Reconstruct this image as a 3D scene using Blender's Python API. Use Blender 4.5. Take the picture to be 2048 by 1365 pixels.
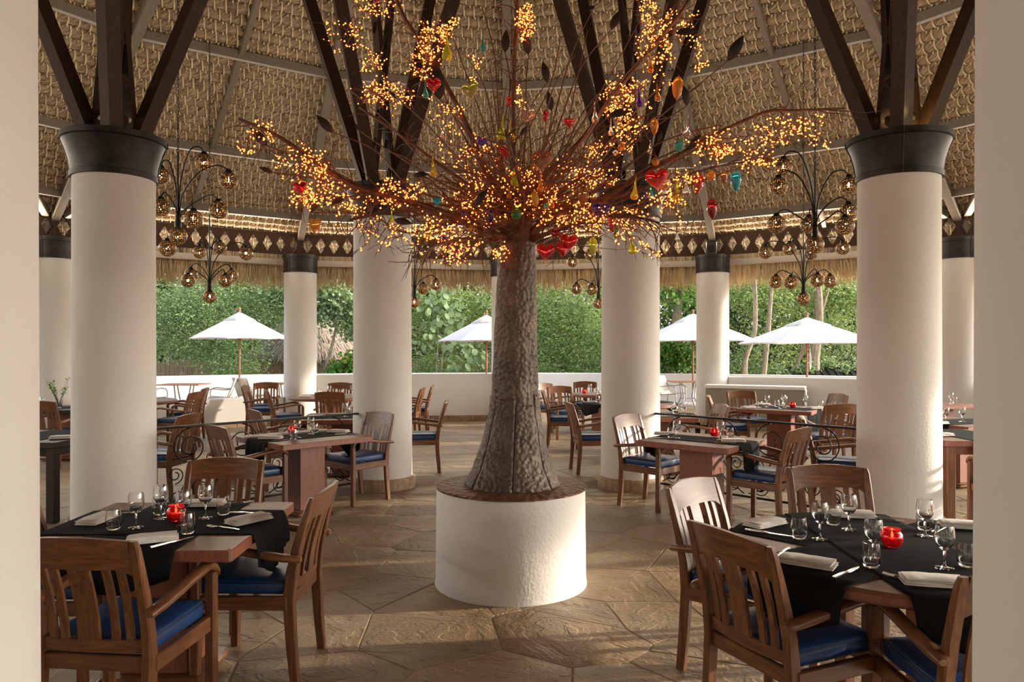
import bpy, bmesh, math, random
import numpy as np
from mathutils import Vector, Matrix, Euler, noise as mnoise

random.seed(7); RNG = np.random.default_rng(7)
PI = math.pi
SC = bpy.context.scene
COL = SC.collection
for o in list(bpy.data.objects): bpy.data.objects.remove(o, do_unlink=True)

# ------------------------------------------------------------------ camera, sky, sun, exposure
EYE, F, CX, HY = 1.63, 1482.0, 1013.0, 695.0      # eye height (m), focal length and principal point in pixels of 2048x1365
cd = bpy.data.cameras.new('camera'); cam = bpy.data.objects.new('camera', cd); COL.objects.link(cam)
cam.location = (0, 0, EYE); cam.rotation_euler = (PI/2, 0, 0)
cd.sensor_width = 36; cd.lens = 36*F/2048
cd.shift_x = (1024-CX)/2048; cd.shift_y = (HY-682.5)/2048
cd.clip_start = .05; cd.clip_end = 300
SC.camera = cam
SC.view_settings.view_transform = 'Standard'; SC.view_settings.look = 'None'
SC.view_settings.gamma = 1; SC.view_settings.use_curve_mapping = False
SC.view_settings.exposure = 1.05
w = bpy.data.worlds.new('sky'); SC.world = w; w.use_nodes = True
nt = w.node_tree; nt.nodes.clear()
wo = nt.nodes.new('ShaderNodeOutputWorld'); bg = nt.nodes.new('ShaderNodeBackground'); sk = nt.nodes.new('ShaderNodeTexSky')
sk.sky_type = 'NISHITA'; sk.sun_disc = False; sk.sun_elevation = math.radians(24); sk.sun_rotation = math.radians(90)
sk.dust_density = 3.0; sk.air_density = 1.0; sk.ozone_density = 1.0
hs = nt.nodes.new('ShaderNodeHueSaturation'); hs.inputs['Saturation'].default_value = .45
nt.links.new(sk.outputs[0], hs.inputs['Color']); nt.links.new(hs.outputs[0], bg.inputs['Color'])
bg.inputs['Strength'].default_value = 0.29
nt.links.new(bg.outputs[0], wo.inputs[0])
sd = bpy.data.lights.new('sun', 'SUN'); sun = bpy.data.objects.new('sun', sd); COL.objects.link(sun)
sd.energy = 3.3; sd.angle = math.radians(1.2); sd.color = (1, .86, .68)
SUN_DIR = Vector((math.cos(math.radians(8)), math.sin(math.radians(8)), math.tan(math.radians(12.2)))).normalized()   # towards the sun
sun.rotation_euler = SUN_DIR.to_track_quat('Z', 'Y').to_euler(); sun.location = (20, 8, 12)

# ------------------------------------------------------------------ helpers
class MB:
    """collects vertices and faces of one mesh"""
    def __init__(s): s.v = []; s.f = []; s.m = []
    def add(s, vs, fs, M=None, mi=0):
        b = len(s.v)
        s.v += [tuple(M @ Vector(p)) if M else tuple(p) for p in vs]
        s.f += [tuple(b+i for i in f) for f in fs]; s.m += [mi]*len(fs); return s
    def box(s, c, d, M=None, ch=0.0, mi=0):
        x, y, z = d[0]/2, d[1]/2, d[2]/2; cx, cy, cz = c
        if ch <= 0:
            vs = [(cx+i*x, cy+j*y, cz+k*z) for i in (-1, 1) for j in (-1, 1) for k in (-1, 1)]
            fs = [(0,1,3,2), (4,6,7,5), (0,4,5,1), (2,3,7,6), (0,2,6,4), (1,5,7,3)]
            return s.add(vs, fs, M, mi)
        rings = []
        def ring(x, y, c, z): return [(cx-x+c, cy-y, z), (cx+x-c, cy-y, z), (cx+x, cy-y+c, z), (cx+x, cy+y-c, z), (cx+x-c, cy+y, z), (cx-x+c, cy+y, z), (cx-x, cy+y-c, z), (cx-x, cy-y+c, z)]
        rings = [ring(x-ch, y-ch, ch*.6, cz-z), ring(x, y, ch, cz-z+ch), ring(x, y, ch, cz+z-ch), ring(x-ch, y-ch, ch*.6, cz+z)]
        return s.loft(rings, M=M, mi=mi)
    def loft(s, rings, closed=True, caps=True, M=None, mi=0):
        n = len(rings[0]); vs = [p for r in rings for p in r]; fs = []
        for i in range(len(rings)-1):
            for j in range(n if closed else n-1):
                a, b = i*n+j, i*n+(j+1) % n
                fs.append((a, b, b+n, a+n))
        if caps and closed:
            fs.append(tuple(reversed(range(n)))); fs.append(tuple((len(rings)-1)*n+j for j in range(n)))
        return s.add(vs, fs, M, mi)
    def lathe(s, prof, n=24, c=(0, 0, 0), caps=True, M=None, mi=0):
        rings = [[(c[0]+r*math.cos(2*PI*j/n), c[1]+r*math.sin(2*PI*j/n), c[2]+z) for j in range(n)] for r, z in prof]
        return s.loft(rings, True, caps, M, mi)
    def tube(s, pts, r, n=6, M=None, mi=0, caps=True):
        pts = [Vector(p) for p in pts]; k = len(pts)
        rs = r if isinstance(r, (list, tuple)) else [r]*k
        rings = []; up = None
        for i in range(k):
            t = (pts[min(i+1, k-1)]-pts[max(i-1, 0)])
            if t.length < 1e-9: t = Vector((0, 0, 1))
            t.normalize()
            if up is None: up = t.orthogonal().normalized()
            else:
                up = up - t*up.dot(t)
                up = up.normalized() if up.length > 1e-6 else t.orthogonal().normalized()
            b = t.cross(up)
            rings.append([tuple(pts[i]+(up*math.cos(2*PI*j/n)+b*math.sin(2*PI*j/n))*rs[i]) for j in range(n)])
        return s.loft(rings, True, caps, M, mi)
    def beam(s, a, b, wd, ht, up=(0, 0, 1), mi=0, roll=0):
        a, b = Vector(a), Vector(b); t = (b-a).normalized(); x = t.cross(Vector(up)).normalized(); z = x.cross(t)
        if roll: x, z = x*math.cos(roll)+z*math.sin(roll), z*math.cos(roll)-x*math.sin(roll)
        q = [x*wd/2*i+z*ht/2*j for i, j in ((-1,-1), (1,-1), (1,1), (-1,1))]
        return s.loft([[tuple(a+p) for p in q], [tuple(b+p) for p in q]], mi=mi)
    def mesh(s, name, mat, smooth=True, ang=38):
        me = bpy.data.meshes.new(name); me.from_pydata(s.v, [], s.f)
        for m in (mat if isinstance(mat, (list, tuple)) else [mat]): me.materials.append(m)
        if any(s.m): me.polygons.foreach_set('material_index', s.m)
        bm = bmesh.new(); bm.from_mesh(me); bmesh.ops.recalc_face_normals(bm, faces=bm.faces); bm.to_mesh(me); bm.free()
        if smooth:
            me.shade_smooth()
            me.set_sharp_from_angle(angle=math.radians(ang))
        me.update(); return me
    def build(s, name, mat, parent=None, smooth=True, ang=38): return link(name, s.mesh(name, mat, smooth, ang), parent)

def link(name, data, parent=None, M=None):
    o = bpy.data.objects.new(name, data); COL.objects.link(o)
    if parent: o.parent = parent
    if M is not None: o.matrix_local = M
    return o
def tag(o, label=None, cat=None, group=None, kind=None):
    for k, v in (('label', label), ('category', cat), ('group', group), ('kind', kind)):
        if v: o[k] = v
    return o
def thing(name, label, cat, loc=(0, 0, 0), rz=0, group=None, kind=None):
    o = link(name, None); o.empty_display_size = .1; o.location = loc; o.rotation_euler = (0, 0, rz)
    return tag(o, label, cat, group, kind)
def struct(o, label, cat=None): return tag(o, label, cat, None, 'structure')
class Proto:
    """a thing's parts (name, mesh, offset, sub-parts), linked again and again with shared mesh data"""
    def __init__(s): s.p = []
    def add(s, name, mesh, M=None, kids=(), label=None): s.p.append((name, mesh, M, kids, label)); return s
    def spawn(s, name, label, cat, loc, rz=0, group=None, sc=None):
        r = thing(name, label, cat, loc, rz, group)
        if sc: r.scale = (sc, sc, sc)
        for nm, me, M, kids, lb in s.p:
            o = link(nm, me, r, M)
            if lb: o['label'] = lb
            for n2, m2, M2 in kids: link(n2, m2, o, M2)
        return r
def fast_mesh(name, V, Fc, mats, mi=None, uv=None, smooth=True):
    """V (n,3), Fc (m,k) numpy arrays"""
    me = bpy.data.meshes.new(name); V = np.asarray(V, np.float32); Fc = np.asarray(Fc, np.int32); m, k = Fc.shape
    me.vertices.add(len(V)); me.vertices.foreach_set('co', V.ravel())
    me.loops.add(m*k); me.loops.foreach_set('vertex_index', Fc.ravel())
    me.polygons.add(m); me.polygons.foreach_set('loop_start', np.arange(0, m*k, k, dtype=np.int32))
    for x in mats: me.materials.append(x)
    if mi is not None: me.polygons.foreach_set('material_index', np.asarray(mi, np.int32))
    me.polygons.foreach_set('use_smooth', np.full(m, smooth, bool))
    if uv is not None:
        l = me.uv_layers.new(name='UVMap'); l.data.foreach_set('uv', np.asarray(uv, np.float32)[Fc.ravel()].ravel())
    me.update(calc_edges=True); return me
def px(x, y, z):
    """the point at height z seen at pixel x, y"""
    d = (z-EYE)*F/(HY-y); return Vector(((x-CX)/F*d, d, z))
def P(x, y, d): return Vector(((x-CX)/F*d, d, EYE+(HY-y)/F*d))
def T(x=0, y=0, z=0, rz=0, s=1): return Matrix.Translation((x, y, z)) @ Matrix.Rotation(rz, 4, 'Z') @ Matrix.Scale(s, 4)

# ------------------------------------------------------------------ materials
def new_mat(name):
    m = bpy.data.materials.new(name); m.use_nodes = True
    return m, m.node_tree, m.node_tree.nodes['Principled BSDF']
def noise_col(nt, scale, stops, coord='Object', stretch=(1, 1, 1), detail=4, rough=.55, dist=0.0, rnd=False):
    tc = nt.nodes.new('ShaderNodeTexCoord'); mp = nt.nodes.new('ShaderNodeMapping'); mp.inputs['Scale'].default_value = stretch
    nt.links.new(tc.outputs[coord], mp.inputs['Vector'])
    if rnd:
        oi = nt.nodes.new('ShaderNodeObjectInfo'); mu = nt.nodes.new('ShaderNodeMath'); mu.operation = 'MULTIPLY'; mu.inputs[1].default_value = 37
        nt.links.new(oi.outputs['Random'], mu.inputs[0]); nt.links.new(mu.outputs[0], mp.inputs['Location'])
    n = nt.nodes.new('ShaderNodeTexNoise'); n.inputs['Scale'].default_value = scale; n.inputs['Detail'].default_value = detail
    n.inputs['Roughness'].default_value = rough; n.inputs['Distortion'].default_value = dist
    nt.links.new(mp.outputs[0], n.inputs['Vector'])
    r = nt.nodes.new('ShaderNodeValToRGB'); e = r.color_ramp.elements
    while len(e) < len(stops): e.new(.5)
    for k, (p, c) in enumerate(stops): e[k].position = p; e[k].color = (*c, 1)
    nt.links.new(n.outputs['Fac'], r.inputs['Fac'])
    return n, r, mp
def bump(nt, b, height, strength=.3, dist=.01):
    bp = nt.nodes.new('ShaderNodeBump'); bp.inputs['Strength'].default_value = strength; bp.inputs['Distance'].default_value = dist
    nt.links.new(height, bp.inputs['Height']); nt.links.new(bp.outputs[0], b.inputs['Normal']); return bp
def plain(name, c, rough=.5, metal=0, scale=0, var=.12, bmp=0, stretch=(1, 1, 1), bdist=.004):
    m, nt, b = new_mat(name); b.inputs['Roughness'].default_value = rough; b.inputs['Metallic'].default_value = metal
    if scale:
        n, r, mp = noise_col(nt, scale, [(.3, [x*(1-var) for x in c]), (.7, [min(1, x*(1+var)) for x in c])], stretch=stretch)
        nt.links.new(r.outputs[0], b.inputs['Base Color'])
        if bmp: bump(nt, b, n.outputs['Fac'], bmp, bdist)
    else: b.inputs['Base Color'].default_value = (*c, 1)
    return m
def wood(name, dark, light, stretch, rough=.38):
    m, nt, b = new_mat(name); b.inputs['Roughness'].default_value = rough
    n, r, mp = noise_col(nt, 7, [(.28, dark), (.55, [(a+c)/2 for a, c in zip(dark, light)]), (.75, light)], stretch=stretch, detail=6, dist=.6, rnd=True)
    nt.links.new(r.outputs[0], b.inputs['Base Color']); bump(nt, b, n.outputs['Fac'], .12, .002); return m
def plaster(name, c, s=1):
    m, nt, b = new_mat(name); b.inputs['Roughness'].default_value = .75
    n, r, mp = noise_col(nt, 1.1, [(.3, [x*.93 for x in c]), (.7, c)], detail=5)
    nt.links.new(r.outputs[0], b.inputs['Base Color'])
    n2 = nt.nodes.new('ShaderNodeTexNoise'); n2.inputs['Scale'].default_value = 42; n2.inputs['Detail'].default_value = 4
    nt.links.new(mp.outputs[0], n2.inputs['Vector']); bump(nt, b, n2.outputs['Fac'], .32*s, .012); return m
M = {}
M['plaster'] = plaster('warm_white_plaster', (.75, .722, .685))
M['wall'] = plaster('white_wall_plaster', (.82, .80, .77), .4)
M['capital'] = plain('dark_patinated_metal', (.026, .022, .020), .48, .45, 9, .5, .15)
M['timber'] = wood('dark_roof_timber', (.036, .019, .011), (.075, .041, .024), (8, 8, .6), .6)
M['timber'].node_tree.nodes['Principled BSDF'].inputs['Specular IOR Level'].default_value = .2
M['timber_light'] = wood('weathered_roof_timber', (.13, .10, .075), (.21, .165, .125), (5, 5, 5), .6)
M['fascia'] = wood('pale_weathered_fascia', (.34, .27, .21), (.46, .38, .30), (5, 5, 5), .6)
M['chair_z'] = wood('teak_upright_grain', (.085, .030, .012), (.25, .105, .042), (9, 9, .7), .34)
M['chair_x'] = wood('teak_cross_grain', (.085, .030, .012), (.25, .105, .042), (.8, 9, 9), .34)
M['chair_y'] = wood('teak_long_grain', (.095, .034, .013), (.27, .115, .047), (9, .8, 9), .34)
M['table'] = wood('brown_table_wood', (.15, .072, .040), (.26, .14, .085), (.9, 10, 10), .42)
M['table'].node_tree.nodes['Principled BSDF'].inputs['Specular IOR Level'].default_value = .35
M['table_shaded'] = wood('shade_blackened_wood', (.018, .012, .010), (.04, .026, .02), (.9, 10, 10), .4)  # backlit shade put into the colour: a near-black copy of the table wood
M['table_leg'] = wood('red_brown_table_base', (.19, .062, .036), (.29, .105, .062), (8, 8, .7), .4)
M['cushion'] = plain('navy_blue_leather', (.014, .048, .15), .36, 0, 60, .15, .12, bdist=.002)
M['piping'] = plain('navy_piping', (.008, .022, .07), .4)
M['cloth'] = plain('black_table_cloth', (.010, .010, .0105), .9, 0, 300, .3, .1)
M['cloth'].node_tree.nodes['Principled BSDF'].inputs['Specular IOR Level'].default_value = .12
M['napkin'] = plain('white_napkin_linen', (.80, .76, .72), .9, 0, 40, .04, .2)
M['steel'] = plain('polished_steel', (.75, .73, .70), .18, 1)
M['iron'] = plain('black_wrought_iron', (.012, .010, .010), .45, .5)
M['stone_base'] = plain('brown_travertine', (.34, .23, .14), .55, 0, 14, .35, .15)
M['umbrella'] = plain('white_canvas', (.80, .79, .775), .85)
M['redwood'] = wood('red_varnished_pole', (.30, .085, .045), (.42, .14, .08), (9, 9, .6), .4)
M['sling'] = plain('cream_sling_fabric', (.62, .60, .52), .8)
M['greymetal'] = plain('grey_tube_metal', (.32, .31, .30), .4, .6)
M['patio_top'] = wood('brown_patio_slats', (.28, .13, .07), (.40, .20, .12), (.7, 9, 9), .5)
M['bark'] = plain('brown_tree_bark', (.26, .21, .14), .9, 0, 9, .45, .6, (3, 3, .6), .05)
M['fence'] = wood('weathered_fence_wood', (.22, .15, .09), (.40, .29, .19), (8, 8, .6), .8)
M['branch'] = plain('oiled_metal_branch', (.13, .062, .034), .5, .35, 30, .5, .3, bdist=.004)
M['twig'] = plain('thin_dark_twig', (.13, .058, .028), .6)
M['metal_leaf'] = plain('embossed_dark_leaf', (.035, .024, .018), .55, .3, 60, .4, .5)
M['soil'] = plain('garden_ground', (.13, .11, .06), .95, 0, 3, .4)
M['wax'] = plain('white_candle_wax', (.8, .7, .6), .5)
M['black'] = plain('black_plastic', (.01, .01, .01), .4)
M['olive'] = plaster('olive_plaster', (.30, .27, .20), .4)

def emit(name, c, s):
    m, nt, b = new_mat(name); b.inputs['Base Color'].default_value = (*c, 1)
    b.inputs['Emission Color'].default_value = (*c, 1); b.inputs['Emission Strength'].default_value = s; return m
M['fairy'] = emit('fairy_light', (1, .185, .034), 4.0)
M['bulb'] = emit('warm_bulb', (1, .64, .28), 60)
M['flame'] = emit('candle_flame', (1, .50, .14), 30)
def thin_glass(name, tint=(.96, .97, .97), lo=.04, hi=.75):
    m = bpy.data.materials.new(name); m.use_nodes = True; nt = m.node_tree; nt.nodes.clear()
    out = nt.nodes.new('ShaderNodeOutputMaterial'); mx = nt.nodes.new('ShaderNodeMixShader')
    tr = nt.nodes.new('ShaderNodeBsdfTransparent'); tr.inputs[0].default_value = (*tint, 1)
    gl = nt.nodes.new('ShaderNodeBsdfGlossy'); gl.inputs['Roughness'].default_value = .03
    lw = nt.nodes.new('ShaderNodeLayerWeight'); lw.inputs['Blend'].default_value = .35
    mr = nt.nodes.new('ShaderNodeMapRange'); mr.inputs['To Min'].default_value = lo; mr.inputs['To Max'].default_value = hi
    pw = nt.nodes.new('ShaderNodeMath'); pw.operation = 'POWER'; pw.inputs[1].default_value = 2.2
    nt.links.new(lw.outputs['Facing'], pw.inputs[0]); nt.links.new(pw.outputs[0], mr.inputs['Value'])
    nt.links.new(mr.outputs[0], mx.inputs[0]); nt.links.new(tr.outputs[0], mx.inputs[1]); nt.links.new(gl.outputs[0], mx.inputs[2])
    nt.links.new(mx.outputs[0], out.inputs[0]); return m
def real_glass():
    m, nt, b = new_mat('clear_glass'); b.inputs['Base Color'].default_value = (.97, .98, .98, 1); b.inputs['Roughness'].default_value = 0
    b.inputs['Transmission Weight'].default_value = 1; b.inputs['IOR'].default_value = 1.48; return m
M['glass'] = real_glass()
def col_glass(name, c, trans=.62):
    m, nt, b = new_mat(name); b.inputs['Base Color'].default_value = (*c, 1); b.inputs['Roughness'].default_value = .06
    b.inputs['Transmission Weight'].default_value = trans; b.inputs['IOR'].default_value = 1.3
    b.inputs['Coat Weight'].default_value = .6; b.inputs['Coat Roughness'].default_value = .03
    return m
GLASS = {n: col_glass(n.replace(' ', '_')+'_glass', c, {'clear': .97, 'peach': .85}.get(n, .62)) for n, c in {
    'red': (.75, .03, .03), 'dark red': (.36, .015, .02), 'lime': (.72, .80, .06), 'yellow': (.90, .66, .07), 'teal': (.12, .58, .50),
    'cyan': (.03, .50, .68), 'cobalt blue': (.04, .04, .42), 'violet': (.13, .05, .52), 'amber': (.85, .38, .06), 'green': (.06, .42, .12),
    'clear': (.96, .90, .84), 'peach': (.95, .66, .46), 'olive': (.55, .52, .12), 'smoky amber': (.48, .24, .10)}.items()}
M['red_glass'] = col_glass('red_candle_glass', (.75, .02, .025), .72)
def globe_mat():
    m, nt, b = new_mat('pierced_brass'); b.inputs['Base Color'].default_value = (.15, .092, .042, 1); b.inputs['Metallic'].default_value = .35; b.inputs['Roughness'].default_value = .4
    tc = nt.nodes.new('ShaderNodeTexCoord'); v = nt.nodes.new('ShaderNodeTexVoronoi'); v.inputs['Scale'].default_value = 4.7; v.inputs['Randomness'].default_value = .35
    lt = nt.nodes.new('ShaderNodeMath'); lt.operation = 'GREATER_THAN'; lt.inputs[1].default_value = .365
    nt.links.new(tc.outputs['Object'], v.inputs['Vector']); nt.links.new(v.outputs['Distance'], lt.inputs[0]); nt.links.new(lt.outputs[0], b.inputs['Alpha'])
    return m
M['globe'] = globe_mat()
def leaf_mat(name, a, b_, tr=.35):
    m, nt, b = new_mat(name); b.inputs['Roughness'].default_value = .55
    n, r, mp = noise_col(nt, .9, [(.25, a), (.5, [(x+y)/2 for x, y in zip(a, b_)]), (.75, b_)], detail=8, rough=.85)
    nt.links.new(r.outputs[0], b.inputs['Base Color'])
    t = nt.nodes.new('ShaderNodeBsdfTranslucent'); mx = nt.nodes.new('ShaderNodeMixShader'); mx.inputs[0].default_value = tr
    nt.links.new(r.outputs[0], t.inputs[0]); nt.links.new(b.outputs[0], mx.inputs[1]); nt.links.new(t.outputs[0], mx.inputs[2])
    nt.links.new(mx.outputs[0], nt.nodes['Material Output'].inputs[0]); return m
M['leaf_fine'] = leaf_mat('fine_light_green_leaf', (.17, .28, .09), (.40, .52, .22))
M['leaf_round'] = leaf_mat('round_sea_grape_leaf', (.18, .28, .12), (.36, .46, .22))
M['leaf_feather'] = leaf_mat('feathery_yellow_green_leaf', (.22, .32, .07), (.46, .54, .17))
M['leaf_dark'] = leaf_mat('deep_green_leaf', (.045, .085, .025), (.14, .20, .06))
M['leaf_yellow'] = leaf_mat('yellowing_leaf', (.45, .40, .05), (.62, .50, .08))
M['leaf_pot'] = leaf_mat('glossy_vine_leaf', (.06, .20, .03), (.16, .36, .05))
def straw(name, stops, sc, rot=0.0, uv=True):
    m, nt, b = new_mat(name); b.inputs['Roughness'].default_value = .75
    n, r, mp = noise_col(nt, 1.0, stops, coord='UV' if uv else 'Object', stretch=sc, detail=3, rough=.6)
    nt.links.new(r.outputs[0], b.inputs['Base Color']); bump(nt, b, n.outputs['Fac'], .7, .02); return m
M['thatch'] = straw('twisted_palm_thatch', [(.30, (.055, .033, .016)), (.5, (.29, .20, .115)), (.70, (.58, .44, .28))], (48, 5, 1))
M['tie'] = straw('pale_palm_tie', [(.25, (.48, .36, .21)), (.7, (.82, .68, .45))], (60, 4, 1))
M['deck'] = plain('dark_straw_backing', (.02, .012, .007), .9, 0, 8, .4)
M['fringe'] = plain('dry_straw_fringe', (.60, .44, .25), .85, 0, 2.2, .45, stretch=(6, 6, .5))
M['palapa'] = plain('grey_straw_roof', (.30, .24, .19), .95, 0, 14, .5, .6, (4, 4, 1))
def slate():
    m, nt, b = new_mat('brown_slate_flagstone'); 
    n, r, mp = noise_col(nt, 1.3, [(.22, (.14, .092, .05)), (.42, (.25, .178, .10)), (.56, (.29, .215, .135)), (.75, (.42, .335, .225))], detail=9, rough=.62, dist=.5)
    ge = nt.nodes.new('ShaderNodeNewGeometry'); nt.links.new(ge.outputs['Position'], mp.inputs['Vector'])
    oi = nt.nodes.new('ShaderNodeObjectInfo'); mr = nt.nodes.new('ShaderNodeMapRange'); mr.inputs['To Min'].default_value = .82; mr.inputs['To Max'].default_value = 1.16
    nt.links.new(oi.outputs['Random'], mr.inputs['Value'])
    mx = nt.nodes.new('ShaderNodeVectorMath'); mx.operation = 'SCALE'; nt.links.new(r.outputs[0], mx.inputs[0]); nt.links.new(mr.outputs[0], mx.inputs['Scale'])
    nt.links.new(mx.outputs[0], b.inputs['Base Color'])
    n2 = nt.nodes.new('ShaderNodeTexNoise'); n2.inputs['Scale'].default_value = 2.6; n2.inputs['Detail'].default_value = 6; n2.inputs['Distortion'].default_value = .8
    nt.links.new(mp.outputs[0], n2.inputs['Vector'])
    cr = nt.nodes.new('ShaderNodeValToRGB'); cr.color_ramp.interpolation = 'LINEAR'; e = cr.color_ramp.elements
    e[0].position = .30; e[0].color = (0, 0, 0, 1); e[1].position = .72; e[1].color = (1, 1, 1, 1)
    for k, (p, v) in enumerate([(.40, .12), (.415, .32), (.50, .40), (.512, .62), (.60, .68), (.612, .88)]):
        q = e.new(p); q.color = (v, v, v, 1)
    nt.links.new(n2.outputs['Fac'], cr.inputs['Fac'])
    n3 = nt.nodes.new('ShaderNodeTexNoise'); n3.inputs['Scale'].default_value = 38; n3.inputs['Detail'].default_value = 5; nt.links.new(mp.outputs[0], n3.inputs['Vector'])
    ad = nt.nodes.new('ShaderNodeMath'); ad.operation = 'MULTIPLY_ADD'; ad.inputs[1].default_value = .22
    nt.links.new(n3.outputs['Fac'], ad.inputs[0]); nt.links.new(cr.outputs[0], ad.inputs[2])
    bump(nt, b, ad.outputs[0], .8, .028)
    rr = nt.nodes.new('ShaderNodeMapRange'); rr.inputs['To Min'].default_value = .38; rr.inputs['To Max'].default_value = .65
    nt.links.new(n.outputs['Fac'], rr.inputs['Value']); nt.links.new(rr.outputs[0], b.inputs['Roughness']); return m
M['slate'] = slate()
M['mortar'] = plain('sandy_mortar', (.36, .28, .19), .9, 0, 20, .2, .3)
def hammered(name, c1, c2, sc, met=.2, st=.8):
    m, nt, b = new_mat(name); b.inputs['Metallic'].default_value = met; b.inputs['Roughness'].default_value = .55
    n, r, mp = noise_col(nt, 5, [(.3, c1), (.7, c2)], detail=6)
    v = nt.nodes.new('ShaderNodeTexVoronoi'); v.feature = 'SMOOTH_F1'; v.inputs['Scale'].default_value = sc; nt.links.new(mp.outputs[0], v.inputs['Vector'])
    nt.links.new(r.outputs[0], b.inputs['Base Color']); bump(nt, b, v.outputs['Distance'], st, .02); return m
M['trunk'] = hammered('hammered_bark_metal', (.055, .038, .028), (.16, .118, .09), 38)
M['copper'] = hammered('hammered_copper', (.10, .045, .022), (.21, .11, .06), 26, .45, .9)
# ------------------------------------------------------------------ plan of the pavilion
CY0 = 5.17; R1 = 3.79; RC = .335; RO = 11.43; ZA = 9.83; SL = .5; RE = 12.2   # centre, inner ring, column radius, outer ring, apex, slope, eave
def pol(r, deg): a = math.radians(deg); return Vector((r*math.sin(a), CY0+r*math.cos(a), 0))
def roof_z(r): return ZA-SL*r

# floor: irregular flagstones bedded in sandy mortar
mb = MB(); mb.lathe([(17.4, -.25), (17.4, -.002)], 64, (0, CY0, 0)); floor = struct(mb.build('floor', M['mortar'], smooth=False), 'terrace floor of irregular brown flagstones in sandy mortar')
mb = MB(); rg = [[(r*math.cos(2*PI*j/48), CY0+r*math.sin(2*PI*j/48), z) for j in range(48)] for r, z in ((17.38, -.3), (17.38, -.06), (60, -.06), (60, -.3))]
mb.loft(rg, caps=False); struct(mb.build('ground', M['soil'], smooth=False), 'dark garden earth around the white walled terrace')
def stones():
    pts = []; s = .70; row = 0; y = 2.4
    while y < 21.5:
        x = -1.0-.78*y
        while x < 1.0+.78*y:
            pts.append((x+(s/2 if row % 2 else 0)+random.uniform(-.27, .27), y+random.uniform(-.25, .25))); x += s
        row += 1; y += s*.8
    A = np.array(pts); out = []
    for i, p in enumerate(A):
        if np.hypot(p[0], p[1]-CY0) > 16.8: continue
        d = A-p; dd = (d**2).sum(1); idx = np.argsort(dd)[1:22]
        poly = [np.array(q) for q in ((p[0]-1, p[1]-1), (p[0]+1, p[1]-1), (p[0]+1, p[1]+1), (p[0]-1, p[1]+1))]
        for j in idx:
            n = A[j]-p; m = (A[j]+p)/2; new = []
            for a, b in zip(poly, poly[1:]+poly[:1]):
                da, db = (a-m)@n, (b-m)@n
                if da <= 0: new.append(a)
                if da*db < 0: new.append(a+(b-a)*(da/(da-db)))
            poly = new
            if len(poly) < 3: break
        if len(poly) >= 3: out.append((p, poly))
    return out
def stone_mesh(mb, p, poly, c):
    out = []
    for a, b in zip(poly, poly[1:]+poly[:1]):
        L = np.hypot(*(b-a)); k = max(1, int(L/.16))
        for t in range(k):
            q = a+(b-a)*t/k; d = (q-p); dl = max(np.hypot(*d), .01)
            out.append(p+d*(1-(.0025+(random.uniform(0, .009) if t else .002))/dl))
    h = random.uniform(-.0005, .0025)
    rg = [[(q[0]-c[0]+(p[0]-q[0])*i, q[1]-c[1]+(p[1]-q[1])*i, z) for q in out] for i, z in ((0, -.03), (0, h-.002), (.012, h))]
    mb.loft(rg, caps=False); n = len(out); b = len(mb.v)-n; mb.f.append(tuple(range(b, b+n))); mb.m.append(0)
ss = sorted(stones(), key=lambda s: s[0][1]*1.0+abs(s[0][0])*.2 if abs(s[0][0]) < .72*s[0][1]+.2 else 99)
rest = MB()
for k, (p, poly) in enumerate(ss):
    if k < 298:
        mb = MB(); stone_mesh(mb, p, poly, p); o = mb.build('flagstone', M['slate'], floor, ang=20); o.location = (p[0], p[1], 0)
    else: stone_mesh(rest, p, poly, (0, 0))
o = rest.build('far_flagstones', M['slate'], floor, ang=20); o['kind'] = 'stuff'

# low walls
def arc_wall(name, label, r, a0, a1, h, th, mat, base=True):
    n = max(6, int(abs(a1-a0)/1.8)); mb = MB(); rings = []
    for i in range(n+1):
        a = a0+(a1-a0)*i/n; rings.append([tuple(pol(rr, a)+Vector((0, 0, z))) for rr, z in ((r-th/2, 0), (r-th/2, h-.02), (r-th/2+.02, h), (r+th/2-.02, h), (r+th/2, h-.02), (r+th/2, 0))])
    mb.loft(rings); o = struct(mb.build(name, mat), label)
    if base:
        k = int(abs(a1-a0)*math.radians(1)*r/.45)
        for i in range(k):
            b0 = a0+(a1-a0)*(i+.01)/k; b1 = a0+(a1-a0)*(i+.99)/k
            m2 = MB(); m2.loft([[tuple(pol(rr, a)+Vector((0, 0, z))) for rr, z in ((r-th/2-.022, 0), (r-th/2-.022, .115), (r-th/2-.014, .12), (r-th/2+.01, .12), (r-th/2+.01, 0))] for a in (b0, (b0+b1)/2, b1)])
            m2.build('skirting_tile', M['stone_base'], o)
    return o
arc_wall('wall_left', 'lowest white parapet in front of the patio tables and parasol', RO, -50, -24.3, .59, .26, M['wall'])
arc_wall('wall_middle', 'cream parapet wall closing the bay behind the tree trunk', RO, -21, -1.6, 1.04, .22, M['wall'])
arc_wall('wall_right', 'cream parapet wall behind the olive faced block', RO, 24.2, 66, 1.02, .22, M['wall'])
arc_wall('wall_patio', 'long curved white wall around the outdoor patio', 17.2, -60, 60, .86, .24, M['wall'], False)
arc_wall('wall_unseen_shade', 'plain plastered wall added unseen behind the camera to shade the columns', RO+.1, 154, 262, 3.9, .3, M['wall'], False)  # unseen wall, added to keep light from behind off the column faces
blk = thing('planter_block', 'olive faced white topped block standing against the cream parapet', 'block', (4.95, 14.78, 0), math.radians(-25), None, 'structure')
mb = MB(); mb.box((0, 0, .40), (1.86, .36, .80), ch=.01); mb.build('block_body', M['olive'], blk)
mb = MB(); mb.box((0, 0, .835), (1.90, .42, .07), ch=.012); mb.build('block_top', M['wall'], blk)
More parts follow.
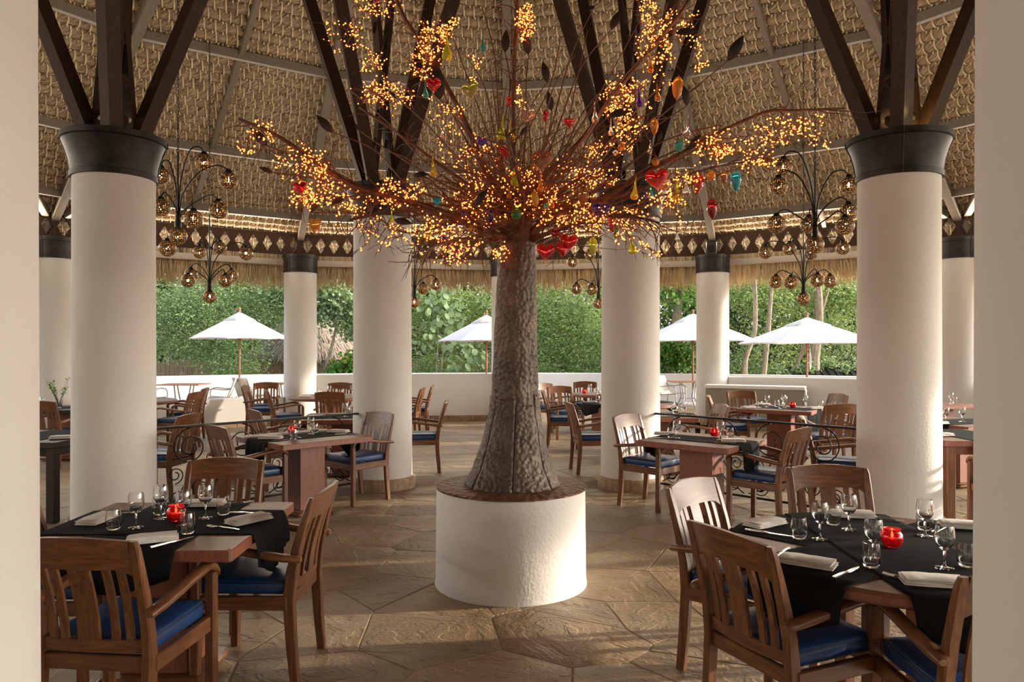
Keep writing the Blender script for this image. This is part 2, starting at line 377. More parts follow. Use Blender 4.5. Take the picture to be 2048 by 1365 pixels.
mb = MB(); mb.box((.945, 0, .40), (.03, .38, .80), ch=.004); mb.build('end_panel', M['wall'], blk)

# columns
def fret_board(L, Hh, cell, hw, hh, th, face):
    """a board in the plane x (length) / z (height) with a row of stepped diamond holes"""
    mb = MB(); n = int(round(L/cell)); cw = L/n; K = 16
    dm = []
    for q, (sx, sz) in enumerate(((1, 1), (-1, 1), (-1, -1), (1, -1))):
        seg = [(1, 0), (.62, .36), (.62, .46), (.30, .72), (.30, .82), (0, 1)]
        seg = seg if sx*sz > 0 else seg[::-1]
        dm += [(sx*a*hw/2, sz*b*hh/2) for a, b in seg[:-1]]
    ang = [math.atan2(b/hh, a/hw) for a, b in dm]
    outer = []
    for (a, b) in dm:
        t = min((cw/2)/max(abs(a), 1e-6) if abs(a)/(cw/2) >= abs(b)/(Hh/2) else 1e9, (Hh/2)/max(abs(b), 1e-6) if abs(b)/(Hh/2) > abs(a)/(cw/2) else 1e9)
        outer.append((a*t, b*t))
    K = len(dm)
    for (cx_, cz_) in ((1, 1), (-1, 1), (-1, -1), (1, -1)):           # snap the nearest outer point to the cell's corner
        j = min(range(K), key=lambda i: abs(outer[i][0]-cx_*cw/2)+abs(outer[i][1]-cz_*Hh/2)); outer[j] = (cx_*cw/2, cz_*Hh/2)
    for i in range(n):
        x0 = -L/2+cw*(i+.5)
        vs = [(x0+a, y, b) for y in (-th/2, th/2) for ring in (outer, dm) for a, b in ring]
        fs = []
        for j in range(K):
            k = (j+1) % K
            fs += [(j, k, K+k, K+j), (2*K+k, 2*K+j, 3*K+j, 3*K+k), (K+j, K+k, 3*K+k, 3*K+j)]
            a, b = outer[j], outer[k]
            if abs(a[1]-b[1]) < 1e-6 and abs(abs(a[1])-Hh/2) < 1e-6: fs.append((j, 2*K+j, 2*K+k, k))
        mb.add(vs, fs)
    mb.add([(sx*L/2, y, z) for sx in (-1, 1) for y in (-th/2, th/2) for z in (-Hh/2, Hh/2)], [(0, 1, 3, 2), (4, 6, 7, 5)])
    return mb
fret_small = fret_board(3.4, .26, .34, .15, .24, .05, None).mesh('fretwork_board', M['timber'], False)
def column(label, x, y, kind, rad):
    c = thing('column', label, 'column', (x, y, 0), rad, None, 'structure')
    zc = 3.12 if kind == 'inner' else 3.20
    mb = MB(); mb.lathe([(RC*1.035, 0), (RC*1.03, .1), (RC*1.012, 1.2), (RC, 2.4), (RC, zc+.02)], 56); mb.build('shaft', M['plaster'], c)
    k = 14
    for i in range(k):
        m2 = MB(); a0, a1 = 2*PI*(i+.01)/k, 2*PI*(i+.99)/k
        m2.loft([[(r*math.cos(a), r*math.sin(a), z) for r, z in ((RC*1.0, 0), (RC+.045, 0), (RC+.045, .12), (RC+.036, .135), (RC*1.0, .135))] for a in [a0+(a1-a0)*t/4 for t in range(5)]])
        m2.build('base_tile', M['stone_base'], c)
    mb = MB()
    if kind == 'inner': pr = [(RC+.006, 0), (RC+.02, 0), (RC+.022, .045), (RC+.012, .05), (RC+.014, .075), (RC+.026, .15), (RC+.055, .25), (RC+.082, .315), (RC+.080, .322), (RC+.094, .327), (RC+.094, .375), (RC+.07, .38)]
    else: pr = [(RC+.006, 0), (RC+.02, 0), (RC+.022, .05), (RC+.010, .055), (RC+.012, .08), (RC+.015, .2), (RC+.02, .30), (RC+.03, .305), (RC+.034, .37), (RC+.01, .375)]
    mb.lathe(pr, 56, (0, 0, zc)); mb.build('capital', M['capital'], c, ang=30)
    for q in range(4):
        m2 = MB(); a = PI/4+q*PI/2; rr = [(r+.003, z) for r, z in pr if r > RC+.008]
        m2.tube([(r*math.cos(a), r*math.sin(a), zc+z) for r, z in rr], .006, 5); m2.build('capital_seam', M['capital'], c)
    z0 = zc+.375
    if kind == 'inner':
        for sx in (-1, 1):
            for sy in (-1, 1):
                # local x: tangential, local y: radial outwards (rad turns local y to the radial direction)
                b = (sx*.13, sy*.13, z0-.01); H = 2.9 if sy > 0 else 3.6
                m2 = MB(); m2.beam(b, (b[0]+sx*.255*H, b[1]+sy*.255*H, z0+H), .115, .135, (1, 0, 0)); m2.build('strut', M['timber'], c, False)
        for sx in (-1, 1):
            o = link('fretwork_board', fret_small, c)
            H = 3.4; o.matrix_local = Matrix.Translation((sx*.05, 0, z0+H/2)) @ Matrix.Rotation(sx*.10, 4, 'Y') @ Matrix(((0, 1, 0, 0), (0, 0, 1, 0), (1, 0, 0, 0), (0, 0, 0, 1)))
    return c
def rad_rot(x, y): return math.atan2(-(x), (y-CY0))
s22, c22 = math.sin(math.radians(22.5))*R1, math.cos(math.radians(22.5))*R1
for x, y, lb in ((-s22, CY0-c22, 'thick white pillar cut off by the frame beside the chair with its back to us'),
                 (s22, CY0-c22, 'thick white pillar cut off by the frame and standing before the round table'),
                 (-c22, CY0+s22, 'big white column with flared dark capital behind the square table with crossed runners'),
                 (c22, CY0+s22, 'big white column with flared dark capital behind the round table'),
                 (-s22, CY0+c22, 'white inner column behind the dark chair, dark twigs trailing before its top'),
                 (s22, CY0+c22, 'white inner column behind the pale lit chair, glass eggs hanging before its top')):
    column(lb, x, y, 'inner', rad_rot(x, y))
for a, lb in ((-45, 'outer column glimpsed between the foreground pillar and the big column, above a vase of greenery'), (-22.5, 'slim outer column standing beside the parasol with the red pole'),
              (0, 'outer column almost hidden behind the tree trunk'), (22.5, 'slim outer column with a small black loudspeaker above its capital'), (45, 'outer column glimpsed beyond the table with the hanging grey cloth')):
    p = pol(RO, a); column(lb, p.x, p.y, 'outer', rad_rot(p.x, p.y))

# roof: backing shell, thatch bundles, rafters, purlins, fretwork ring, fascia and fringe
mb = MB(); N16 = 16
rings = [[tuple(pol(r, 22.5*k)+Vector((0, 0, z))) for k in range(N16)] for r, z in ((RE+.06, roof_z(RE)+.03), (RE, roof_z(RE)+.0), (.02, ZA+.03), (.02, ZA+.6), (RE+.1, roof_z(RE)+.55))]
rings = [rings[1], rings[2], rings[3], rings[4], rings[1]]
mb.loft(rings, caps=False); ceiling = struct(mb.build('ceiling', M['deck'], smooth=False), 'conical roof lined with rows of tied palm thatch')
PITCH, STEP = .183, .146
def frame_visible(q, m=260):
    if q[1] < .8: return False
    X = CX+F*q[0]/q[1]; Y = HY-F*(q[2]-EYE)/q[1]; return -m < X < 2048+m and -m*.8 < Y < 700
items = []
for k in range(-6, 6):
    a0, a1 = 22.5*k, 22.5*(k+1); am = math.radians((a0+a1)/2)
    sdir = Vector((math.sin(am), math.cos(am), -SL/math.cos(math.radians(11.25)))).normalized()
    tdir = Vector((math.cos(am), -math.sin(am), 0)); nd = sdir.cross(tdir); nd = nd if nd.z < 0 else -nd
    r = 3.3; row = 0
    while r < RE+.02:
        A = pol(r, a0); B = pol(r, a1); A.z = B.z = roof_z(r); L = (B-A).length; n = max(1, int(L/STEP)); off = random.random()
        for i in range(n):
            q = A+(B-A)*((i+off)/n)
            if frame_visible(q): items.append((q, tdir, sdir, nd, L/n))
        r += PITCH*.98; row += 1
# one bundle: a twisted rounded lump (u across, v down the slope) and a pale tie strip, local axes t, s, n
def bundle_arrays(seed):
    rg = random.Random(seed); V = []; UV = []; Fq = []; mi = []
    nu, nv = 5, 6; sk = rg.uniform(.25, .45)
    ca, sa = math.cos(.95), math.sin(.95)
    for j in range(nv):
        v = j/(nv-1)-.5
        for i in range(nu):
            u = i/(nu-1)-.5
            h = -.03+.130*max(0, 1-(1.98*v)**2)**.5*(.84+.16*math.cos(u*PI))+(rg.uniform(-.005, .005) if 0 < j < nv-1 else 0)
            V.append(((u+sk*v*.5)*1.02*STEP, v*PITCH*.88, h)); x_, y_ = u*STEP+sk*v*STEP, v*PITCH*1.35; UV.append((x_*ca+y_*sa+seed*.37, y_*ca-x_*sa))
    for j in range(nv-1):
        for i in range(nu-1): a = j*nu+i; Fq.append((a, a+1, a+nu+1, a+nu)); mi.append(0)
    b = len(V); wdt = rg.uniform(.009, .014)
    prof = [(-.46, .012), (-.38, .062), (-.20, .098), (.05, .106), (.26, .092), (.40, .055), (.47, .006)]
    for v, h in prof:
        for s in (-1, 1): V.append((.5*STEP+s*wdt*(1.25 if abs(v) > .4 else .85)+sk*v*.5*STEP, v*PITCH, h)); UV.append((s*wdt+seed*.71, v*PITCH))
    for j in range(len(prof)-1): a = b+2*j; Fq.append((a, a+1, a+3, a+2)); mi.append(1)
    b = len(V); x0 = rg.uniform(-.25, .15)*STEP                       # a pale loop standing in the groove between two rows
    for v, h in ((-.56, .030), (-.49, .012), (-.42, .052)):
        for s in (-1, 1): V.append((x0+s*.011+(.010 if v < -.5 else 0), v*PITCH, h)); UV.append((s*.011+seed*.2, v*PITCH))
    for j in range(2): a = b+2*j; Fq.append((a, a+1, a+3, a+2)); mi.append(1)
    return np.array(V), np.array(UV), np.array(Fq), np.array(mi)
BA = [bundle_arrays(s) for s in range(7)]
items.sort(key=lambda it: (it[0]-Vector((0, 0, EYE))).length if frame_visible(it[0], -30) else 99)
bm_ = [fast_mesh('thatch_bundle', V, Fq, [M['thatch'], M['tie']], mi, UV) for V, UV, Fq, mi in BA]
Vs, Us, Fs, Ms, base = [], [], [], [], 0
for k, (q, t, s, n, wd) in enumerate(items):
    kk = RNG.integers(0, 7); V, UV, Fq, mi = BA[kk]
    sc = RNG.uniform(.92, 1.10)
    if k < 298:
        mtx = Matrix(((t.x*wd/STEP, s.x, n.x*sc, q.x), (t.y*wd/STEP, s.y, n.y*sc, q.y), (t.z*wd/STEP, s.z, n.z*sc, q.z), (0, 0, 0, 1)))
        link('thatch_bundle', bm_[kk], ceiling, mtx)
    else:
        W = np.array(q)+np.outer(V[:, 0]*wd/STEP, np.array(t))+np.outer(V[:, 1], np.array(s))+np.outer(V[:, 2]*sc, np.array(n))
        Vs.append(W); Us.append(UV+RNG.uniform(0, 9)); Fs.append(Fq+base); Ms.append(mi); base += len(V)
o = link('thatch_rows', fast_mesh('thatch_rows', np.vstack(Vs), np.vstack(Fs), [M['thatch'], M['tie']], np.concatenate(Ms), np.vstack(Us)), ceiling); o['kind'] = 'stuff'
for k in range(-5, 6):
    a = 22.5*k
    for aa, w_, h_, m_ in ((a, .13, .20, 'timber_light'), (a+11.25, .07, .11, 'timber_light')):
        if aa > 115: continue
        cf = 1 if aa == a else math.cos(math.radians(11.25))
        p0 = pol(2.6*cf, aa); p1 = pol(RE*cf, aa); p0.z = roof_z(2.6)-.09-h_*.3; p1.z = roof_z(RE)-.09-h_*.3
        mb = MB(); mb.beam(p0, p1, w_, h_); mb.build('rafter', M[m_], ceiling, False)
for k in range(-5, 5):
    for r in (5.4, 7.33, 9.29, 10.8):
        p0, p1 = pol(r, 22.5*k), pol(r, 22.5*(k+1)); p0.z = p1.z = roof_z(r)-.15
        mb = MB(); mb.beam(p0, p1, .09, .13); mb.build('purlin', M['timber_light'], ceiling, False)
    p0, p1 = pol(RE-.06, 22.5*k), pol(RE-.06, 22.5*(k+1)); p0.z = p1.z = roof_z(RE)-.24
    mb = MB(); mb.beam(p0, p1, .07, .13); mb.build('fascia_board', M['fascia'], ceiling, False)
LB = 2*RO*math.sin(math.radians(11.25)); fret = fret_board(LB, .44, .285, .215, .34, .09, None).mesh('fretwork_beam', M['timber'], False)
for k in range(-5, 5):
    p = (pol(RO, 22.5*k)+pol(RO, 22.5*(k+1)))/2
    link('fretwork_beam', fret, ceiling, Matrix.Translation((p.x, p.y, 3.575+.22)) @ Matrix.Rotation(-math.radians(22.5*k+11.25), 4, 'Z'))
brc = fret_board(1.5, .2, .30, .13, .2, .05, None).mesh('fretwork_brace', M['timber'], False)
for a in (-45, 45):                                                # slanted braces over the outer columns
    for s in (-1, 1):
        p = pol(RO, a)+pol(RO-1.2, a+s*3)-pol(0, 0); q0 = pol(RO-.1, a+s*.8); q0.z = 4.0; q1 = pol(RO-1.45, a+s*5.5); q1.z = roof_z(RO-1.45)-.15
        mb = MB(); mb.beam(q0, q1, .11, .13); mb.build('brace', M['timber_light'], ceiling, False)
# straw fringe hanging from the eave
def fringe():
    V, Fq = [], []; b = 0
    for k in range(-7, 7):
        a0, a1 = 22.5*k, 22.5*(k+1); vis = -4 <= k < 4
        A, B = pol(RE+.06, a0), pol(RE+.06, a1); L = (B-A).length; n = int(L*(720 if vis else 70)); am = math.radians((a0+a1)/2)
        o_ = np.array((math.sin(am), math.cos(am), 0)); t_ = np.array((math.cos(am), -math.sin(am), 0))
        u = RNG.random(n); clump = np.array([mnoise.noise(Vector((float(x)*L*2.2+k*9, 0, 0))) for x in u])
        ln = .75+.10*clump+RNG.uniform(-.14, .14, n); wd = RNG.uniform(.0055, .0115, n)*(1 if vis else 2)*(1 if vis else 4)
        lean = .25*clump+RNG.normal(0, .16, n); dep = RNG.uniform(.03, .30, n); out = RNG.uniform(.02, .30, n)
        p0 = np.outer(1-u, np.array(A))+np.outer(u, np.array(B)); p0[:, 2] = roof_z(RE)+.10+RNG.uniform(-.05, .22, n); p0 += np.outer(dep, o_)
        for j in range(4):
            f = j/3; c = p0+np.outer(lean*f*f*ln*.7, t_)+np.outer(out*(f**.8), o_); c[:, 2] -= ln*f*1.05
            w2 = wd*(1-.75*f*f)
            V.append((np.stack([c-w2[:, None]*t_, c+w2[:, None]*t_], 1)))
        for j in range(3):
            i = np.arange(n)*2; Fq.append(np.stack([b+j*2*n+i, b+j*2*n+i+1, b+(j+1)*2*n+i+1, b+(j+1)*2*n+i], 1))
        b += 8*n
    return fast_mesh('thatch_fringe', np.vstack([x.reshape(-1, 3) for x in V]), np.vstack(Fq), [M['fringe']])
o = link('thatch_fringe', fringe(), ceiling); o['kind'] = 'stuff'

# lamps: unseen spots added to wash the thatch, one lamp on the right capital, strips added along beams and eaves
def lamp(kind, loc, e, col, soft=.1, aim=None, cone=120):
    l = bpy.data.lights.new('unseen_roof_light', kind); l.energy = e; l.color = col; l.shadow_soft_size = soft
    o = bpy.data.objects.new('unseen_roof_light', l); COL.objects.link(o); o.location = loc
    if aim: l.spot_size = math.radians(cone); l.spot_blend = .9; o.rotation_euler = (Vector(aim)-Vector(loc)).to_track_quat('-Z', 'Y').to_euler()
for a in (-112.5, -67.5, -22.5, 22.5, 67.5, 112.5):  # spots added to brighten the thatch, no fixtures built
    p = pol(R1+.75, a); q = pol(R1+4.4, a); lamp('SPOT', (p.x, p.y, 3.95), 62, (1, .86, .70), .15, (q.x, q.y, 6.2), 150)
lamp('POINT', (c22-.05, CY0+s22-.24, 3.66), 16, (1, .66, .22), .06)
def strip(loc, am, aim, L, e, col):
    """a long thin unseen light added along a beam; aim is (outwards, up)"""
    l = bpy.data.lights.new('added_roof_strip', 'AREA'); l.shape = 'RECTANGLE'; l.size = L; l.size_y = .08; l.energy = e; l.color = col
    o = bpy.data.objects.new('added_roof_strip', l); COL.objects.link(o)
    z = -Vector((math.sin(am)*aim[0], math.cos(am)*aim[0], aim[1])).normalized(); x = Vector((math.cos(am), -math.sin(am), 0)); y = z.cross(x)
    o.matrix_world = Matrix(((x.x, y.x, z.x, loc[0]), (x.y, y.y, z.y, loc[1]), (x.z, y.z, z.z, loc[2]), (0, 0, 0, 1)))
for k in range(-6, 6):
    am = 22.5*k+11.25; r_ = RO*math.cos(math.radians(11.25))
    p = pol(r_-.07, am); strip((p.x, p.y, 3.86), math.radians(am), (-1, .08), 4.0, 50, (1, .86, .68))       # unseen strip added along each beam to light the roof, shining in and up
    p = pol(r_+.16, am)
    if -4 <= k < 4: strip((p.x, p.y, 3.58), math.radians(am), (.6, 1), 4.0, 7, (1, .90, .76))        # and another added under the eave
sp = thing('loudspeaker', 'small black loudspeaker over the capital of the slim outer column', 'speaker', tuple(pol(RO-.13, 22.5)+Vector((0, 0, 3.575))), rad_rot(pol(RO, 22.5).x, pol(RO, 22.5).y))
mb = MB(); mb.box((0, 0, .14), (.22, .12, .28), ch=.012); mb.build('cabinet', M['black'], sp)
mb = MB(); mb.lathe([(.075, 0), (.08, .012), (.05, .016), (.02, .01)], 20, M=Matrix.Translation((0, -.06, .12)) @ Matrix.Rotation(PI/2, 4, 'X')); mb.build('cone', M['iron'], sp)
mb = MB(); mb.box((0, .04, -.0), (.05, .05, .04)); mb.build('bracket', M['iron'], sp)

# wrought iron railings between the inner columns
def railing(label, A, B):
    A, B = Vector(A), Vector(B); L = (B-A).length; t = (B-A)/L
    r = thing('scroll_railing', label, 'railing', tuple((A+B)/2), math.atan2(t.y, t.x))
    def add(nm, pts, rad, n=6): m2 = MB(); m2.tube([(x, 0, z) for x, z in pts], rad, n); m2.build(nm, M['iron'], r)
    mb = MB(); mb.box((0, 0, .875), (L+.05, .045, .022), ch=.005); mb.build('handrail', M['iron'], r)
    mb = MB(); mb.box((0, 0, .09), (L+.05, .022, .022)); mb.build('bottom_rail', M['iron'], r)
    def spiral(cx, cz, r0, r1, a0, turns, n=26): return [(cx+(r0+(r1-r0)*(i/n)**.8)*math.cos(a0+turns*2*PI*i/n), cz+(r0+(r1-r0)*(i/n)**.8)*math.sin(a0+turns*2*PI*i/n)) for i in range(n+1)]
    k = 4; cw = (L-.1)/k
    for i in range(k):
        x = -L/2+.05+cw*(i+.5); d = 1 if i % 2 == 0 else -1
        add('scroll', spiral(x, .675, .185, .045, PI/2, d*1.9, 40), .0065)
        add('scroll', spiral(x+d*cw*.42, .56, .10, .03, PI/2, -d*1.6), .0058)
        add('scroll', spiral(x-d*cw*.28, .42, .085, .025, -PI/2, d*1.5), .0058)
        add('scroll', [(x+d*cw*(.42-.75*u), .46-.30*u+.05*math.sin(u*2*PI)) for u in [j/14 for j in range(15)]], .0065)
        add('scroll', spiral(x+d*cw*.20, .27, .10, .03, PI/2, d*1.7), .0058)
        add('scroll', spiral(x-d*cw*.22, .20, .095, .03, 0, -d*1.6), .0058)
        add('scroll', [(x-d*cw*(.45-.5*u), .12+.3*u*u+.1*u) for u in [j/10 for j in range(11)]], .0065)
    return r
def between(p, q, g): p, q = Vector(p), Vector(q); d = (q-p).normalized(); return p+d*g, q-d*g
a_, b_ = between((-c22, CY0+s22, 0), (-s22, CY0+c22, 0), RC+.03); railing('black scrolled iron railing behind the two seat table with pleated black runner', a_, b_)
a_, b_ = between((s22, CY0+c22, 0), (c22, CY0+s22, 0), RC+.03); railing('black scrolled iron railing behind the two seat table whose runner looks grey', a_, b_)
# ------------------------------------------------------------------ teak armchair (local +y is where the sitter looks)
def back_y(z): return -.215-.02*max(0, (.45-z)/.45)**1.5*1.6-.115*max(0, (z-.45)/.47)**1.35
def rect_sweep(path, wx, wy):
    """rings of a rectangular section along path of (x, y, z), section axes x and y"""
    return [[(x-wx(i)/2, y-wy(i)/2, z), (x+wx(i)/2, y-wy(i)/2, z), (x+wx(i)/2, y+wy(i)/2, z), (x-wx(i)/2, y+wy(i)/2, z)] for i, (x, y, z) in enumerate(path)]
def chair_proto():
    pr = Proto()
    for s in (-1, 1):
        mb = MB(); zs = [0, .2, .42, .55, .68, .80, .875, .905]; ring = []
        for i, z in enumerate(zs):
            wx = .040 if i < 7 else .028; wy = [.044, .05, .056, .05, .044, .036, .030, .024][i]
            c = .006; x, y = s*.226, back_y(z)
            ring.append([(x-wx/2+c, y-wy/2, z), (x+wx/2-c, y-wy/2, z), (x+wx/2, y-wy/2+c, z), (x+wx/2, y+wy/2-c, z), (x+wx/2-c, y+wy/2, z), (x-wx/2+c, y+wy/2, z), (x-wx/2, y+wy/2-c, z), (x-wx/2, y-wy/2+c, z)])
        mb.loft(ring); pr.add('back_post', mb.mesh('back_post', M['chair_z']))
        mb = MB(); mb.box((s*.243, .232, .315), (.044, .044, .63), ch=.006); pr.add('front_leg', mb.mesh('front_leg', M['chair_z']))
        mb = MB(); rg = []
        for y, z, w, h in ((-.285, .615, .036, .020), (-.272, .618, .048, .030), (-.20, .624, .052, .032), (-.08, .640, .052, .032), (.04, .660, .054, .032), (.13, .672, .056, .032), (.185, .668, .056, .034), (.222, .650, .054, .036), (.246, .628, .050, .030), (.252, .612, .044, .02)):
            x = s*(.262-.010*(y > .15)); c = .008
            rg.append([(x-w/2+c, y, z-h/2), (x+w/2-c, y, z-h/2), (x+w/2, y, z-h/2+c), (x+w/2, y, z+h/2-c), (x+w/2-c, y, z+h/2), (x-w/2+c, y, z+h/2), (x-w/2, y, z+h/2-c), (x-w/2, y, z-h/2+c)])
        mb.loft(rg); pr.add('armrest', mb.mesh('armrest', M['chair_y'], ang=50))
        mb = MB(); mb.box((s*.238, 0, .40), (.028, .42, .066), ch=.004); pr.add('side_rail', mb.mesh('side_rail', M['chair_y']))
    mb = MB(); mb.box((0, .236, .40), (.45, .026, .066), ch=.004); pr.add('front_rail', mb.mesh('front_rail', M['chair_x']))
    mb = MB(); mb.box((0, -.212, .40), (.42, .026, .062), ch=.004); pr.add('rear_rail', mb.mesh('rear_rail', M['chair_x']))
    def curved(zl, zu, th, n=14):
        rg = []
        for i in range(n+1):
            u = i/n*2-1; x = u*.208; off = -.026*(1-u*u)
            lo, hi = zl(u), zu(u); yl, yh = back_y(lo)+off, back_y(hi)+off
            rg.append([(x, yl-th/2, lo), (x, yl+th/2, lo), (x, yh+th/2-.003, hi), (x, yh-th/2+.003, hi)])
        return rg
    mb = MB(); mb.loft(curved(lambda u: .792-.030*max(0, (abs(u)-.80)/.2), lambda u: .922-.016*u*u, .026)); pr.add('top_rail', mb.mesh('top_rail', M['chair_x'], ang=45))
    mb = MB(); mb.loft(curved(lambda u: .452, lambda u: .500, .024)); pr.add('lower_rail', mb.mesh('lower_rail', M['chair_x'], ang=45))
    for x, w_ in ((-.158, .030), (-.105, .030), (0, .088), (.105, .030), (.158, .030)):
        u = x/.208; off = -.026*(1-u*u); zs = [.495, .58, .67, .74, .80]
        mb = MB(); mb.loft(rect_sweep([(x, back_y(z)+off+.006*math.sin((z-.495)/.305*PI), z) for z in zs], lambda i: w_, lambda i: .014))
        pr.add('back_slat', mb.mesh('back_slat', M['chair_z'], ang=45))
    mb = MB(); rg = []
    def rr(w, d, r, z, cy=.012, n=4):
        pts = []
        for cx_, cy_, a in ((w/2-r, d/2-r, 0), (-w/2+r, d/2-r, PI/2), (-w/2+r, -d/2+r, PI), (w/2-r, -d/2+r, 1.5*PI)):
            for i in range(n): pts.append((cx_+r*math.cos(a+i/(n-1)*PI/2), cy+cy_+r*math.sin(a+i/(n-1)*PI/2), z))
        return pts
    for z, ins in ((.433, .016), (.437, .004), (.452, 0), (.482, 0), (.498, .005), (.505, .018), (.510, .07), (.512, .16)):
        rg.append(rr(.442-2*ins, .440-2*ins, max(.008, .035-ins*.3), z))
    mb.loft(rg); cm = mb.mesh('seat_cushion', M['cushion'], ang=60)
    pm = MB(); ring = rr(.444, .442, .035, .4905, n=6); pm.tube(ring+[ring[0]], .0036, 5)
    pr.add('seat_cushion', cm, None, [('cushion_piping', pm.mesh('cushion_piping', M['piping']), None)])
    return pr
CHAIR = chair_proto()
def chair(label, x, y, fx, fy, group=None):
    """seat centre and the way the sitter looks"""
    return CHAIR.spawn('armchair', label, 'chair', (x, y, 0), math.atan2(-fx, fy), group)
G = 'teak armchairs around the tables'
for lb, x, y, fx, fy in (
    ('teak armchair half behind the pillar, its back to us at the crossed runners table', -1.585, 3.11, .10, 1),
    ('teak armchair in side view at the crossed runners table, at its pleated end', -1.255, 3.80, -1, .03),
    ('dark teak armchair facing us across the square table with crossed runners', -1.79, 4.42, .02, -1),
    ('teak armchair mostly hidden by the pillar at the square table with crossed runners', -2.22, 3.72, 1, 0),
    ('teak armchair with slanting back on the near end of the table with pleated black runner', -2.42, 6.99, .72, .69),
    ('dark teak armchair backing onto the inner column at the pleated runner table', -1.60, 7.90, -.65, -.76),
    ('pale lit teak armchair beside the inner column, at the table with grey hanging runner', 1.50, 7.63, .71, -.71),
    ('teak armchair with blue seat in profile at the table with grey hanging runner', 2.37, 6.78, -.72, .70),
    ('nearest teak armchair at the round table, curved back to us, blue seat in view', 1.16, 3.03, .91, .41),
    ('pale lit teak armchair at the round table, standing behind the chair with the curved back', 1.22, 3.74, .70, -.71),
    ('dark teak armchair facing us across the round table', 1.915, 4.13, -.03, -1),
    ('teak armchair cut by the pillar at the round table, arm reaching forward', 1.675, 2.66, .02, 1),
    ('lit teak armchair seen through the scrolls of the railing, bright blue seat', 3.36, 7.52, .93, -.36),
    ('teak armchair whose front leg shows beside the pillar at the table with hanging grey cloth', 4.33, 6.30, .05, 1),
    ('teak armchair seen from behind the scroll railing with slim slanted lit back', 2.36, 9.22, -1, -.1),
    ('teak armchair on the trunk side of the table by the inner column, pale lit back', 1.13, 9.72, .97, .12),
    ('teak armchair before the cream parapet with blue seat turned to the column', -1.13, 9.78, -1, -.08),
    ('dark teak armchair edge on behind the iron railing and pleated runner table', -2.66, 8.72, .80, .6),
    ('teak armchair close behind the chair with blue seat before the cream parapet', -1.80, 13.1, -1, .05),
    ('teak armchair hidden behind its twin at the edge of the cream parapet', -1.72, 13.9, -1, -.05),
    ('teak armchair turned away from us at the round table by the slim column', -2.82, 12.2, .05, 1),
    ('dark teak armchair seen edge on beside the low white parapet', -4.58, 13.9, 1, .1),
    ('teak armchair with arm towards us left of the far round table', -3.72, 12.55, .92, .38),
    ('dark teak armchair standing at the foot of the slim column', -4.80, 14.72, .25, -1),
    ('dark teak armchair just showing over the far round table beside the inner column', -3.35, 14.6, 0, -1),
    ('teak armchair with pale back at the round table near the low white parapet', -5.62, 13.0, -1, -.15),
    ('dark teak armchair in front of the paler one by the low white parapet', -5.28, 11.9, -1, .1),
    ('teak armchair beyond the scroll railing next to the big column, greenish lit back', -3.72, 8.0, -1, .12),
    ('dark teak armchair with one arm at the black table glimpsed past the pillar', -6.18, 10.16, .1, 1),
    ('light teak armchair behind the vase of greenery', -8.15, 13.3, .1, -1),
    ('teak armchair facing us at the shadowed table glimpsed past the pillar, three glasses above it', 5.75, 10.05, -.15, -1),
    ('teak armchair in profile at the candle table beyond the trunk', .92, 12.1, .98, -.1),
    ('teak armchair with broad lit back behind the table beyond the trunk', 1.06, 13.3, .3, -1),
    ('dark teak armchair furthest back behind the trunk', .92, 14.4, .6, -.8),
    ('dark teak armchair against the white patio wall behind the candle table', 1.62, 15.1, -.05, -1),
    ('teak armchair on the column side of the table before the olive block', 3.30, 10.85, .95, -.3),
    ('teak armchair facing us in front of the olive block', 3.86, 11.85, .05, -1),
    ('dark teak armchair at the end of the olive block, seen in profile', 4.78, 11.3, -.97, -.2),
    ('teak armchair with its back to us at the table before the olive block', 4.18, 9.65, -.15, 1)):
    chair(lb, x, y, fx, fy)

# ------------------------------------------------------------------ tables and cloths
def square_table(label, x, y, rz, s=.97, kind='pedestal', dark=False):
    t = thing('dining_table', label, 'table', (x, y, 0), rz); tm = M['table_shaded'] if dark else M['table']; ed = M['table_shaded'] if dark else M['table_leg']; lg = M['table_shaded'] if dark else M['chair_z']
    mb = MB(); mb.box((0, 0, .723), (s, s, .054), ch=.006); top = mb.build('tabletop', tm, t)
    for q in range(4):                                              # lipping round the edge
        a = q*PI/2; m2 = MB(); m2.box((0, s/2-.012, .7245), (s-.012, .03, .0525), M=Matrix.Rotation(a, 4, 'Z'), ch=.004); m2.build('edge_strip', ed, t)
    if kind == 'pedestal':
        mb = MB(); mb.box((0, 0, .375), (.33, .27, .64), ch=.006); mb.build('pedestal', M['table_leg'], t)
        mb = MB(); mb.box((0, 0, .035), (.50, .40, .045), ch=.015); mb.build('foot', M['chair_z'], t)
        mb = MB(); mb.box((0, 0, .680), (.40, .32, .032), ch=.004); mb.build('bearer', M['chair_z'], t)
    else:
        for i in (-1, 1):
            for j in (-1, 1):
                mb = MB(); mb.box((i*(s/2-.06), j*(s/2-.06), .35), (.085, .085, .70), ch=.006); mb.build('leg', lg, t)
        for q in range(4):
            m2 = MB(); m2.box((0, s/2-.06, .655), (s-.2, .024, .08), M=Matrix.Rotation(q*PI/2, 4, 'Z'), ch=.003); m2.build('apron', ed, t)
    return t
